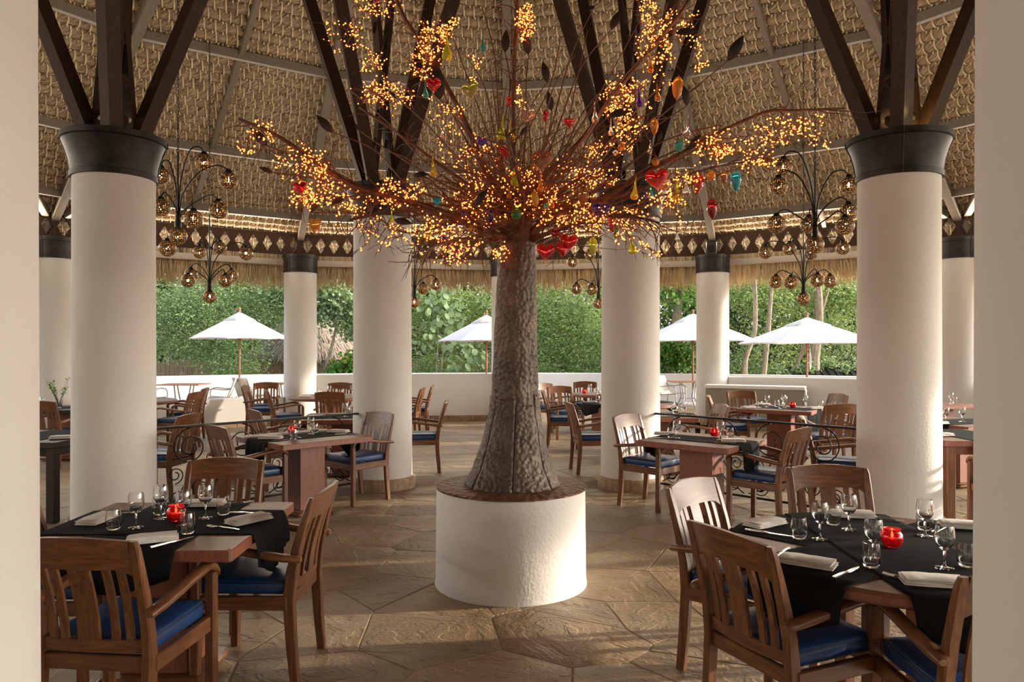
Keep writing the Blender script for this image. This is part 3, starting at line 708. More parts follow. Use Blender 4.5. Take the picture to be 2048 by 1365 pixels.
def round_table(label, x, y, r, legs=True):
    t = thing('round_dining_table', label, 'table', (x, y, 0), .4)
    mb = MB(); mb.lathe([(r-.012, .697), (r, .705), (r, .743), (r-.008, .75)], 56); mb.build('tabletop', M['table'], t)
    mb = MB(); rg = [[(rr_*math.cos(2*PI*j/56), rr_*math.sin(2*PI*j/56), z) for j in range(56)] for rr_, z in ((r+.001, .707), (r+.006, .712), (r+.006, .736), (r+.001, .741))]
    mb.loft(rg, caps=False); mb.build('edge_strip', M['table_leg'], t)
    if legs:
        for q in range(4):
            a = q*PI/2+.3; mb = MB(); mb.box((r*.33*math.cos(a), r*.33*math.sin(a), .35), (.065, .065, .70), ch=.006); mb.build('leg', M['chair_z'], t)
        mb = MB(); rg = [[(rr_*math.cos(2*PI*j/32), rr_*math.sin(2*PI*j/32), z) for j in range(32)] for rr_, z in ((r*.27, .63), (r*.31, .63), (r*.31, .698), (r*.27, .698), (r*.27, .63))]
        mb.loft(rg, caps=False); mb.build('apron', M['table_leg'], t)
    else:
        mb = MB(); mb.box((0, 0, .36), (.34, .34, .68), ch=.008); mb.build('pedestal', M['table_leg'], t)
        mb = MB(); mb.box((0, 0, .03), (.62, .62, .05), ch=.015); mb.build('foot', M['chair_z'], t)
    return t
def runner(label, x, y, rz, L, W, z=.7535, drop0=.16, drop1=.16, seed=1, amp=.016, rr=0):
    """a cloth strip along local x lying on a table, its ends hanging over edges at -L/2 and L/2"""
    rg = random.Random(seed); nx_, ny_ = 14, 25; rows = []
    prof = [(-L/2-.010, -d) for d in [drop0*(1-i/5) for i in range(5)]] if drop0 else []
    prof += [(-L/2-.004, -.0)] if drop0 else [(-L/2, 0)]
    prof += [(-L/2+L*i/nx_, .001) for i in range(1, nx_)]
    prof += [(L/2+.004, -.0)] if drop1 else [(L/2, 0)]
    prof += [(L/2+.010, -d) for d in [drop1*i/5 for i in range(1, 6)]] if drop1 else []
    ph = rg.random()*6; V, Fq = [], []
    for px_, dz in prof:
        hang = min(1, max(0, -dz)/.05)
        for j in range(ny_):
            v = j/(ny_-1)-.5; fold = hang*amp*(math.sin(v*31+ph)+.6*math.sin(v*53+2*ph))*(min(1, -dz/.12) if dz < 0 else 0)
            sg = 1 if px_ > 0 else -1
            pt = -.10*hang*(1-abs(v)*2)*(-dz)/.16 if dz < 0 else 0
            lx = px_*((math.sqrt(rr*rr-(v*W)**2)+.007)/(L/2)) if rr else px_
            V.append((lx+sg*(abs(fold)*.9+.012*hang), v*W*(1-.10*hang*(-dz/.2)), z+dz+pt+(0 if hang else .0004*math.sin(v*9+px_*14))))
    n = len(prof)
    for i in range(n-1):
        for j in range(ny_-1): a = i*ny_+j; Fq.append((a, a+1, a+ny_+1, a+ny_))
    me = bpy.data.meshes.new('table_runner'); me.from_pydata(V, [], Fq); me.materials.append(M['cloth']); me.shade_smooth()
    o = link('table_runner', me); o.location = (x, y, 0); o.rotation_euler = (0, 0, rz)
    md = o.modifiers.new('thickness', 'SOLIDIFY'); md.thickness = .0016; md.offset = 1
    return tag(o, label, 'table runner')

T1 = (-1.70, 3.70); T2 = (-2.0, 7.33); T3 = (1.86, 7.06); T4 = (1.70, 3.24)
D1, D2, D3, D4 = 'square table with crossed runners', 'table with pleated black runner', 'table with grey hanging runner', 'round table'
square_table('square brown table with red brown base and crossed black runners', *T1, math.radians(1), 1.0)
runner('black runner lying across the square table, its pleated end hanging over the edge', T1[0], T1[1]+.02, math.radians(1), 1.0, .52, .7545, .14, .16, 3)
runner('black runner crossing under the other on the square table', T1[0], T1[1], math.radians(91), 1.0, .52, .7518, .12, .12, 4)
square_table('two seat brown table with pleated black runner in front of the scroll railing', *T2, math.radians(-46), .97)
runner('black runner across the two seat table, its short pleated end hanging towards the slanting chair', T2[0], T2[1], math.radians(44), .97, .42, .7525, .20, .16, 5)
square_table('two seat brown table with panel base beside the pale lit chair', *T3, math.radians(-40), .91)
runner('dark runner whose grey pleated end hangs beside the blue seat in profile', T3[0], T3[1], math.radians(-40), .91, .42, .7525, .14, .20, 6)
round_table('large round brown table with black runners, partly behind the pillar', *T4, .68, True)
def tri_runner(label, rz, z, L, W, d0, d1, seed, off=(0, 0)): return runner(label, T4[0]+off[0], T4[1]+off[1], rz, L, W, z, d0, d1, seed, .016, .688)
tri_runner('black runner over the round table, its wide end hanging behind the near curved chair', math.radians(31), .7532, 1.36, .44, .14, .10, 8)
tri_runner('black runner reaching under the napkin and knife before the pale lit chair', math.radians(-47), .7518, 1.36, .52, .05, .10, 18)
tri_runner('black runner lying under the other one on the round table', math.radians(88), .7545, 1.36, .52, .13, .10, 9)
square_table('brown table with lit orange leg glimpsed past the pillar', 4.62, 7.44, 0, 1.0, 'legs')
runner('grey lit runner end hanging from the table glimpsed past the pillar', 4.62, 7.44, math.radians(90), 1.0, .5, .7525, .22, .1, 10)
square_table('dark table with glasses before the chair facing us past the pillar', 5.35, 8.75, math.radians(20), .95)
runner('black runner on the dark table glimpsed past the pillar', 5.35, 8.75, math.radians(20), .95, .5, .7525, .15, .15, 11)
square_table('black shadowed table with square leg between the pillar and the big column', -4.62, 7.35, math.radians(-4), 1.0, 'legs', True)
runner('black runner on the shadowed table beside the big column', -4.62, 7.35, math.radians(86), 1.0, .5, .7525, .16, .1, 12)
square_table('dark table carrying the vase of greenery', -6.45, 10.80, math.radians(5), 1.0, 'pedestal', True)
runner('black runner under the vase of greenery', -6.45, 10.80, math.radians(15), 1.0, .5, .7525, .15, .15, 13)
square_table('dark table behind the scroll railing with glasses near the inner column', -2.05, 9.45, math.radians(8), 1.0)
runner('black runner on the dark table behind the scroll railing', -2.05, 9.45, math.radians(8), 1.0, .7, .7525, .2, .2, 14)
square_table('dark table between the pale lit chair and the slim slanted chair beyond the railing', 2.0, 9.66, math.radians(-8), .90)
runner('black runner on the table beyond the railing beside the lit column', 2.0, 9.66, math.radians(-8), .90, .6, .7525, .25, .25, 15)
round_table('far round brown table with glasses at the foot of the slim column', -3.15, 13.35, .74, False)
round_table('round brown table by the low white parapet, cut by the big column', -6.25, 12.3, .72, False)
square_table('brown table before the olive block with grey hanging cloth', 3.98, 10.75, math.radians(-32), 1.0)
runner('black runner on the table before the olive block with a grey pleated end', 3.98, 10.75, math.radians(-50), .98, .45, .7525, .1, .25, 16)
round_table('dark candle table crowded with glasses beyond the trunk', 1.95, 11.75, .72, False)
runner('black runner on the crowded candle table', 1.95, 11.75, math.radians(20), 1.40, .6, .7525, .12, .1, 17, .016, .728)
round_table('furthest dark table behind the crowded candle table', 1.85, 14.1, .60, False)

# ------------------------------------------------------------------ glassware, candles, napkins and cutlery
def wine_mesh(n=28):
    mb = MB(); o = [(.034, .000), (.034, .0025), (.012, .006), (.0052, .012), (.0042, .04), (.0048, .066), (.010, .074), (.024, .086), (.0345, .105), (.0375, .125), (.0355, .150), (.0315, .170)]
    i = [(.0300, .170), (.0340, .150), (.0360, .125), (.0330, .105), (.022, .087), (.006, .078)]
    mb.lathe(o+i, n); return mb.mesh('wine_glass', M['glass'], ang=60)
def tumbler_mesh(n=28):
    mb = MB(); o = [(.022, 0), (.027, .003), (.034, .02), (.0365, .045), (.0345, .075), (.0305, .098)]; i = [(.029, .098), (.033, .075), (.035, .045), (.032, .02), (.022, .010)]
    mb.lathe(o+i, n); return mb.mesh('tumbler', M['glass'], ang=60)
WG, TG = wine_mesh(), tumbler_mesh(); WG2, TG2 = wine_mesh(14), tumbler_mesh(14)
def napkin_mesh():
    mb = MB(); rg_ = random.Random(4)
    for k, (z, dx, dy, a, l, w_) in enumerate(((.0025, 0, 0, 0, .215, .105), (.0075, .004, .003, .03, .210, .102), (.0125, -.003, .002, -.02, .206, .098), (.0170, .002, -.003, .015, .200, .092))):
        nx_ = 8; rows = []
        for i in range(nx_+1):
            u = i/nx_-.5; wob = .0015*math.sin(u*9+k); e = .5 if i in (0, nx_) else 1
            rows.append([(u*l, -w_/2+wob, z-.0022*e), (u*l, w_/2+wob, z-.0022*e), (u*l, w_/2+wob+.002, z), (u*l, w_/2+wob, z+.0022*e+.0006*math.sin(i*2.1+k)), (u*l, -w_/2+wob, z+.0022*e+.0006*math.cos(i*1.7+k)), (u*l, -w_/2+wob-.002, z)])
        mb.loft([[(x, y, zz*1.45) for x, y, zz in r_] for r_ in rows], M=T(dx, dy, 0, a))
    return mb.mesh('folded_napkin', M['napkin'], ang=60)
def fork_mesh():
    mb = MB(); pr = [(-.095, .0075, .003), (-.06, .006, .005), (0, .004, .007), (.03, .004, .008), (.045, .009, .005), (.056, .012, .004)]
    mb.loft([[(x, -w_, z), (x, w_, z), (x, w_*.8, z+.0022), (x, -w_*.8, z+.0022)] for x, w_, z in pr])
    for t in (-1, -.34, .34, 1): mb.loft([[(x, t*.0105-.0014, z), (x, t*.0105+.0014, z), (x, t*.0105+.001, z+.0018), (x, t*.0105-.001, z+.0018)] for x, z in ((.054, .004), (.075, .0045), (.097, .008))])
    return mb.mesh('fork', M['steel'], ang=50)
def knife_mesh():
    mb = MB(); pr = [(-.11, .007, .006), (-.06, .0075, .0065), (-.012, .006, .006), (0, .0045, .004), (.02, .009, .002), (.07, .0095, .002), (.10, .006, .0018), (.112, .001, .0015)]
    mb.loft([[(x, -w_, .0008), (x, w_, .0008), (x, w_*.9, h+.0006), (x, -w_*.9, h+.0006)] for x, w_, h in pr]); return mb.mesh('knife', M['steel'], ang=50)
NAP, FORK, KNIFE = napkin_mesh(), fork_mesh(), knife_mesh()
def candle_proto():
    pr = Proto(); mb = MB()
    mb.lathe([(.026, .000), (.032, .003), (.043, .022), (.046, .04), (.042, .058), (.035, .068), (.0345, .073), (.037, .080), (.035, .080), (.0325, .073), (.033, .068), (.040, .056), (.043, .04), (.040, .022), (.028, .008)], 28)
    pr.add('holder', mb.mesh('holder', M['red_glass'], ang=70))
    mb = MB(); mb.lathe([(.020, .009), (.020, .036), (.017, .038)], 16); w_ = mb.mesh('candle', M['wax'])
    mb = MB(); mb.lathe([(.0008, .038), (.0045, .046), (.0052, .052), (.003, .062), (.0004, .072)], 10); pr.add('candle', w_, None, [('flame', mb.mesh('flame', M['flame']), None)])
    return pr
CANDLE = candle_proto(); ZT = .7565
def item(nm, me, label, cat, x, y, rz, group, z=ZT):
    o = link(nm, me); o.location = (x, y, z); o.rotation_euler = (0, 0, rz); return tag(o, label, cat, group)
def wine(label, q, group, far=False): return item('wine_glass', WG2 if far else WG, label, 'wine glass', q[0], q[1], 0, group)
def tumb(label, q, group, far=False): return item('tumbler', TG2 if far else TG, label, 'tumbler', q[0], q[1], 0, group)
def candle(label, q): return CANDLE.spawn('candle_holder', label, 'candle', (q[0], q[1], ZT), 0, 'red candle holders')
def at(x, y): return px(x, y, ZT)
GW, GT_, GN, GF, GK = ['%s on the tables' % s for s in ('stemmed glasses', 'tumblers', 'folded napkins', 'forks', 'knives')]
# square table with crossed runners
for (x, y), lb in (((272, 1056), 'nearest the big column'), ((322, 1038), 'in front of the tumbler beside the candle'), ((367, 1052), 'partly hidden by the lit red candle'), ((411, 1037), 'standing apart before the dark facing chair')): wine(f'stemmed wine glass on the square table, {lb}', at(x, y), GW)
for (x, y), lb in (((227, 1060), 'next to the napkin near the big column'), ((319, 1030), 'behind the stemmed glass by the candle'), ((375, 1068), 'nearest to us beside the red candle'), ((447, 1030), 'at the far edge by the dark facing chair')): tumb(f'stemless tumbler on the square table, {lb}', at(x, y), GT_)
candle('lit red candle glass on the square table with crossed runners', at(352, 1042))
for (x, y), a, lb in (((498, 1043), .95, 'by the fork at the pleated runner end'), ((197, 1042), 1.5, 'beside the big column'), ((410, 1011), .05, 'before the dark facing chair'), ((305, 1082), .4, 'before the chair with its back to us')): item('folded_napkin', NAP, f'folded white napkin on the square table, {lb}', 'napkin', *at(x, y).xy, a, GN)
for (x, y), a, lb in (((448, 1058), 2.75, 'next to the napkin at the pleated runner end'), ((466, 1009), .5, 'behind the tumbler at the far edge'), ((240, 1030), .5, 'beyond the tumbler near the big column')): item('fork', FORK, f'steel fork on the square table, {lb}', 'fork', *at(x, y).xy, a, GF)
for (x, y), a, lb in (((345, 1085), 1.05, 'pointing past the near tumbler'), ((498, 1027), 0, 'beyond the napkin at the pleated end')): item('knife', KNIFE, f'steel knife on the square table, {lb}', 'knife', *at(x, y).xy, a, GK)
# round table
for (x, y), lb in (((1640, 1079), 'before the two tumblers near the pale lit chair'), ((1698, 1060), 'by the dark facing chair'), ((1747, 1121), 'beside the red candle'), ((1850, 1073), 'in front of the big column'), ((1889, 1137), 'close to the pillar')): wine(f'stemmed wine glass on the round table, {lb}', at(x, y), GW)
for (x, y), lb in (((1598, 1078), 'by the knife and napkin near the pale lit chair'), ((1666, 1050), 'tucked behind two stemmed glasses'), ((1742, 1135), 'nearest to us before the candle'), ((1849, 1061), 'behind the stemmed glass before the big column'), ((1934, 1134), 'half cut by the pillar')): tumb(f'stemless tumbler on the round table, {lb}', at(x, y), GT_)
candle('lit red candle glass on the round table', at(1784, 1094))
for (x, y), a, lb in (((1530, 1050), .6, 'before the pale lit chair'), ((1614, 1129), -.62, 'large and near, beside the fork and knife'), ((1704, 1033), -.2, 'before the dark facing chair'), ((1866, 1168), -.25, 'before the chair cut by the pillar'), ((1928, 1055), -.35, 'beyond the glasses at the pillar')): item('folded_napkin', NAP, f'folded white napkin on the round table, {lb}', 'napkin', *at(x, y).xy, a, GN)
for (x, y), a, lb in (((1570, 1104), .85, 'beside the large near napkin'), ((1822, 1160), 2.45, 'next to the napkin before the cut chair'), ((1768, 1040), -.6, 'by the napkin before the dark facing chair'), ((1885, 1060), .5, 'before the big column')): item('fork', FORK, f'steel fork on the round table, {lb}', 'fork', *at(x, y).xy, a, GF)
for (x, y), a, lb in (((1537, 1067), -.65, 'in front of the napkin of the pale lit chair'), ((1693, 1146), .72, 'beyond the large near napkin')): item('knife', KNIFE, f'steel knife on the round table, {lb}', 'knife', *at(x, y).xy, a, GK)
# table with pleated black runner
A2 = 'pleated runner table'
for (x, y), lb in (((595, 876), 'behind the tumbler by the candle'), ((622, 869), 'beside the tumbler towards the dark chair')): wine(f'stemmed wine glass on the {A2}, {lb}', at(x, y), GW)
for (x, y), lb in (((587, 880), 'nearest to us'), ((630, 866), 'behind the stemmed glass')): tumb(f'stemless tumbler on the {A2}, {lb}', at(x, y), GT_)
candle(f'lit red candle glass on the {A2}', at(585, 868))
for (x, y), a, lb in (((541, 878), -.1, 'on the slanting chair side'), ((677, 865), -.25, 'on the dark chair side')): item('folded_napkin', NAP, f'folded white napkin on the {A2}, {lb}', 'napkin', *at(x, y).xy, a, GN)
item('fork', FORK, f'steel fork on the {A2} beside the napkin', 'fork', *at(566, 882).xy, .4, GF)
item('knife', KNIFE, f'steel knife on the {A2} before the dark chair', 'knife', *at(692, 869).xy, .2, GK)
A3 = 'grey runner table'
for (x, y), lb in (((1354, 877), 'next to the tumbler by the inner column'), ((1441, 880), 'beside the red candle')): wine(f'stemmed wine glass on the {A3}, {lb}', at(x, y), GW)
for (x, y), lb in (((1342, 876), 'towards the pale lit chair'), ((1460, 876), 'behind the napkin')): tumb(f'stemless tumbler on the {A3}, {lb}', at(x, y), GT_)
candle(f'lit red candle glass on the {A3}', at(1429, 873))
for (x, y), a, lb in (((1330, 870), -.2, 'before the pale lit chair'), ((1467, 884), -.2, 'before the blue seat in profile')): item('folded_napkin', NAP, f'folded white napkin on the {A3}, {lb}', 'napkin', *at(x, y).xy, a, GN)
item('fork', FORK, f'steel fork on the {A3} in front of the napkin', 'fork', *at(1450, 887).xy, -.4, GF)
item('knife', KNIFE, f'steel knife on the {A3} beside the pale chair', 'knife', *at(1322, 877).xy, -.2, GK)
# further tables: (phrase, wine glasses, tumblers, napkins, candle), each place in metres
def place(desc, cx, cy, wines, tumbs, naps, cands, fk=()):
    w_ = ['first', 'second', 'third', 'fourth', 'fifth', 'sixth']
    for nm, L_, f, g in (('stemmed wine glass', wines, wine, GW), ('stemless tumbler', tumbs, tumb, GT_)):
        L_ = sorted(L_, key=lambda p: p[0]/max(p[1], .1)+0*p[0])
        for k, (dx, dy) in enumerate(sorted(L_, key=lambda p: (cx+p[0])/(cy+p[1]))): f(f'{nm} on the {desc}, {w_[k]} from the left', (cx+dx, cy+dy), g, True)
    for k, (dx, dy, a) in enumerate(sorted(naps, key=lambda p: (cx+p[0])/(cy+p[1]))): item('folded_napkin', NAP, f'folded white napkin on the {desc}, {w_[k]} from the left', 'napkin', cx+dx, cy+dy, a, GN)
    for k, (dx, dy) in enumerate(cands): candle(f'red candle glass on the {desc}', (cx+dx, cy+dy))
place('table before the olive block', 3.98, 10.75, [(-.18, .05), (.02, -.10), (.12, .22), (.36, .0)], [(-.32, -.05), (.0, .16), (.56, -.05), (-.08, -.22)], [(-.5, -.1, .3), (.42, -.22, .2), (-.1, .45, .1)], [(.16, -.03)])
place('crowded candle table', 1.95, 11.75, [(-.45, .25), (-.2, .35), (-.1, .02), (-.3, -.1)], [(-.5, 0), (-.28, .12), (-.05, .3), (-.32, -.28)], [(-.4, -.3, .4)], [(-.12, -.2)])
place('furthest table behind the crowded one', 1.85, 14.1, [(-.25, .1), (.05, .1)], [(-.1, .25)], [], [(-.38, -.1)])
place('far round table by the slim column', -3.15, 13.35, [(-.10, .25), (.3, .35)], [(-.22, .05), (.12, .22), (.45, -.25)], [(-.4, -.3, .5)], [])
place('dark table behind the scroll railing', -2.05, 9.45, [(.02, -.12), (.12, .02)], [(.0, .12), (.17, -.05)], [(-.32, -.2, .1)], [])
place('dark table past the pillar', 5.35, 8.75, [(-.22, -.1), (.0, -.05)], [(-.32, .08), (-.15, .2)], [(-.42, -.3, .4)], [])
place('table with lit orange leg', 4.62, 7.44, [], [(-.48, .20)], [(-.32, -.12, .2)], [])
place('black shadowed table beside the big column', -4.62, 7.35, [], [], [(.36, -.25, .4)], [])
place('table carrying the vase', -6.45, 10.80, [(-.10, -.35)], [(.06, -.38)], [], [])
place('table beyond the lit column', 2.0, 9.62, [(.12, -.15), (.3, .0)], [(.22, .12)], [(.0, -.25, .1)], [])
square_table('brown table hidden behind the chair facing us past the pillar', 6.75, 11.6, .3, .9)
place('table hidden behind the facing chair', 6.75, 11.6, [(.12, -.15)], [(.24, -.05)], [], [])
# vase with greenery
vs = thing('vase_of_greenery', 'clear glass vase with green sprigs on the dark table past the pillar', 'vase', (-6.40, 10.60, ZT))
mb = MB(); mb.lathe([(.035, 0), (.042, .004), (.038, .06), (.05, .14), (.047, .14), (.035, .06), (.032, .012)], 20); mb.build('vase', M['glass'], vs)
rg_ = random.Random(2)
for k in range(11):
    a = rg_.uniform(0, 2*PI); l = rg_.uniform(.16, .36); e = Vector((math.cos(a)*l*.5, math.sin(a)*l*.5, .10+l)); mb = MB()
    mb.tube([(0, 0, .02), (e.x*.25, e.y*.25, .12), tuple(e)], [.003, .003, .0015], 5); s_ = mb.build('sprig', M['leaf_dark'], vs)
    m2 = MB()
    for j in range(9):
        t = .4+.6*j/8; c = Vector((e.x*.25, e.y*.25, .12)).lerp(e, t); a2 = rg_.uniform(0, 2*PI); d = Vector((math.cos(a2), math.sin(a2), rg_.uniform(-.1, .7)))*.055; s2 = d.cross(Vector((0, 0, 1))).normalized()*.016
        m2.add([c, c+d*.5+s2, c+d, c+d*.5-s2], [(0, 1, 2, 3)])
    m2.build('sprig_leaves', M['leaf_pot'], s_)
# ------------------------------------------------------------------ the metal tree on its round pedestal
TX = .035
ped = thing('round_pedestal', 'round white plastered pedestal that carries the metal tree', 'pedestal', (TX-.005, CY0, 0))
mb = MB(); mb.lathe([(.528, 0), (.522, .04), (.516, .64), (.508, .655), (.49, .658)], 72); mb.build('drum', M['plaster'], ped)
tree = thing('metal_tree', 'hammered metal tree with bare branches over a round white pedestal', 'tree sculpture', (TX, CY0, .658))
def tw(p): return (p[0]-TX, p[1]-CY0, p[2]-.658)
mb = MB(); mb.lathe([(.50, .000), (.522, .001), (.524, .012), (.50, .017), (.30, .018)], 72); mb.build('base_plate', M['copper'], tree)
def trunk_r(z): return float(np.interp(z, [.66, .70, .80, .975, 1.19, 1.30, 1.47, 1.96, 2.38, 2.52], [.335, .315, .265, .215, .170, .160, .156, .142, .128, .118]))
def trunk_c(z): return float(np.interp(z, [.66, 1.2, 1.6, 2.4], [0, .022, .028, .042]))
def hide(mb, a0, a1, z0, z1, off, n=22, k=40, closed=False):
    rg = []
    for j in range(n+1):
        z = z0+(z1-z0)*j/n; row = []
        for i in range(k if closed else k+1):
            a = a0+(a1-a0)*i/k; nz = mnoise.noise(Vector((math.cos(a)*3, math.sin(a)*3, z*3.2))); n2 = mnoise.noise(Vector((math.cos(a)*14, math.sin(a)*14, z*15)))
            r = trunk_r(z)*(1+.035*nz+.012*math.sin(5*a+z*2))+.006*n2+off; row.append((trunk_c(z)+r*math.cos(a), r*math.sin(a), z-.658))
        rg.append(row)
    return mb.loft(rg, closed=closed, caps=False)
mb = MB(); hide(mb, 0, 2*PI, .672, 2.52, 0, 70, 72, True); mb.build('trunk', M['trunk'], tree, ang=80)
for k in range(7):
    a0 = k*2*PI/7+.25; mb = MB(); hide(mb, a0, a0+2*PI/7*.97, .674, 1.27+.04*math.sin(k*2.3), .008, 24, 14); o = mb.build('bark_plate', M['trunk'], tree, ang=80)
    md = o.modifiers.new('thickness', 'SOLIDIFY'); md.thickness = .007; md.offset = -1
def smooth_path(pts, n=8):
    pts = [Vector(p) for p in pts]; out = []
    for i in range(len(pts)-1):
        p0, p1, p2, p3 = pts[max(i-1, 0)], pts[i], pts[i+1], pts[min(i+2, len(pts)-1)]
        for t in [j/n for j in range(n)]:
            out.append(.5*((2*p1)+(p2-p0)*t+(2*p0-5*p1+4*p2-p3)*t*t+(3*p1-p0-3*p2+p3)*t**3))
    out.append(pts[-1]); return out
def B(*l): return [tw(P(x, y, CY0+d)) for x, y, d in l]
LIMBS = [
    (B((1010, 478, -.02), (968, 468, -.10), (935, 448, -.16), (850, 412, -.22), (722, 378, -.26), (640, 330, -.28), (560, 275, -.3), (478, 238, -.3)), .045, .010),
    (B((1020, 470, .05), (985, 380, .12), (940, 267, .22), (895, 176, .28), (830, 70, .30), (801, 20, .3), (760, -90, .3)), .040, .014),
    (B((1030, 470, .05), (1027, 300, .12), (1028, 150, .16), (1033, 40, .18), (1040, -100, .2)), .026, .012),
    (B((1060, 465, .02), (1076, 372, .08), (1130, 315, .10), (1174, 267, .12), (1215, 205, .14), (1297, 103, .15), (1371, 12, .15), (1425, -90, .15)), .038, .012),
    (B((1060, 480, -.04), (1092, 440, -.14), (1195, 400, -.26), (1297, 342, -.38), (1364, 306, -.46), (1419, 275, -.5), (1526, 226, -.55), (1590, 221, -.58), (1690, 217, -.6)), .040, .006),
    (B((1064, 478, -.02), (1110, 432, .02), (1210, 402, .05), (1330, 364, .08), (1450, 330, .10), (1545, 322, .1)), .024, .006),
    (B((1008, 480, .03), (960, 452, .20), (900, 430, .40), (830, 420, .55), (760, 428, .65), (700, 440, .7)), .034, .010),
    (B((1015, 476, -.06), (985, 470, -.30), (930, 478, -.55), (870, 492, -.75), (850, 520, -.8)), .030, .006),
    (B((1062, 480, -.06), (1110, 462, -.30), (1180, 440, -.50), (1250, 432, -.65), (1320, 446, -.72)), .030, .006),
    (B((1045, 468, .08), (1080, 390, .35), (1150, 330, .6), (1230, 280, .8), (1310, 240, .9)), .030, .008),
    (B((1018, 465, .08), (960, 390, .35), (880, 330, .55), (800, 270, .7), (720, 215, .8)), .028, .008),
    (B((1040, 470, -.08), (1046, 400, -.35), (1030, 330, -.55), (1010, 260, -.65)), .026, .008)]
PATHS = []
for pts, r0, r1 in LIMBS:
    sp_ = smooth_path(pts); PATHS.append(sp_); n = len(sp_); mb = MB(); mb.tube(sp_, [(r0*(.66+.34*max(0, 1-i/(n*.12)))+(r1-r0*.66)*(i/(n-1))**.8) for i in range(n)], 8); mb.build('limb', M['branch'], tree)
def leaf_mesh(L=.15, W=.055):
    mb = MB(); n = 8; V, Fq = [], []
    for i in range(n+1):
        t = i/n; wd = W/2*math.sin(PI*t**.8)*(1 if 0 < i < n else 0)+.0008; bend = .10*L*math.sin(t*PI)
        V += [(-wd, t*L, bend-.12*wd), (0, t*L, bend+.25*wd), (wd, t*L, bend-.12*wd)]
    for i in range(n): a = 3*i; Fq += [(a, a+1, a+4, a+3), (a+1, a+2, a+5, a+4)]
    mb.add(V, Fq); mb.add([(x, y, z-.003) for x, y, z in V], [tuple(reversed(f)) for f in Fq]); return mb.mesh('metal_leaf', M['metal_leaf'], ang=60)
LEAF = leaf_mesh()
def stem_to(ex, ey, d, lx, ly, leaf=1.0, r=.0062, mid=None):
    """a bare curved stem from the crown's heart to pixel ex, ey; the leaf's tip at lx, ly"""
    s = P(1025+(ex-1025)*.06, 415, CY0+d*.2); e = P(ex, ey, CY0+d); m1 = s.lerp(e, .4)+Vector((random.uniform(-.12, .12), random.uniform(-.08, .08), -.10-.06*random.random())); m2 = s.lerp(e, .75)+Vector((random.uniform(-.08, .08), 0, random.uniform(-.06, .03)))
    if mid: m1 = P(*mid[0], CY0+d*.5); m2 = P(*mid[1], CY0+d*.8)
    sp_ = smooth_path([tw(s), tw(m1), tw(m2), tw(e)], 7); mb = MB(); n = len(sp_); mb.tube(sp_, [r*(1.25-.65*i/(n-1)) for i in range(n)], 6); st = mb.build('bare_stem', M['branch'], tree)
    if leaf:
        e = Vector(tw(e)); tip = Vector(tw(P(lx, ly, CY0+d-.01))); v = (tip-e); L = v.length; y = v.normalized(); x = y.cross(Vector((0, -1, .2))).normalized(); z = x.cross(y); s_ = L/.15
        o = link('metal_leaf', LEAF, st, Matrix(((x.x*s_*leaf, y.x*s_, z.x*s_, e.x), (x.y*s_*leaf, y.y*s_, z.y*s_, e.y), (x.z*s_*leaf, y.z*s_, z.z*s_, e.z), (0, 0, 0, 1))))
for a in ((665, 265, .1, 632, 230), (535, 292, .05, 500, 255), (877, 145, .3, 862, 98), (1010, 105, .2, 1013, 58), (1057, 110, .2, 1050, 64), (1095, 165, .15, 1085, 122), (1103, 222, .1, 1096, 182), (1222, 60, .3, 1240, 20),
          (1352, 66, -.1, 1396, 62), (1374, 212, -.3, 1367, 170), (1456, 122, -.2, 1488, 70), (1515, 323, -.3, 1548, 320), (1378, 300, -.5, 1402, 268), (545, 345, -.1, 518, 335), (720, 262, .2, 708, 246), (826, 352, -.2, 858, 348),
          (950, 412, -.7, 976, 378), (1040, 272, -.4, 1056, 252), (788, 440, -.4, 826, 448), (1308, 222, -.1, 1306, 196), (1317, 285, -.1, 1322, 260), (1190, 12, .2, 1172, 22), (792, 195, .2, 778, 182), (1420, 275, -.5, 1404, 300), (620, 425, -.2, 640, 400), (880, 200, .2, 866, 118), (1218, 232, .0, 1262, 222), (690, 395, -.3, 660, 410)):
    stem_to(*a)
for a in ((966, 20, .3), (1175, 60, .1), (1280, 40, .1), (1345, 150, .2), (900, 60, .2), (1400, 170, -.2), (1440, 250, -.4), (700, 180, .2), (980, 130, -.3), (1150, 110, -.3), (1120, 80, .3), (1240, 150, -.3), (1490, 280, -.3), (600, 330, -.3), (1350, 400, -.4), (770, 300, .4), (930, 110, .4)):
    stem_to(a[0], a[1], a[2], 0, 0, 0, .0055)
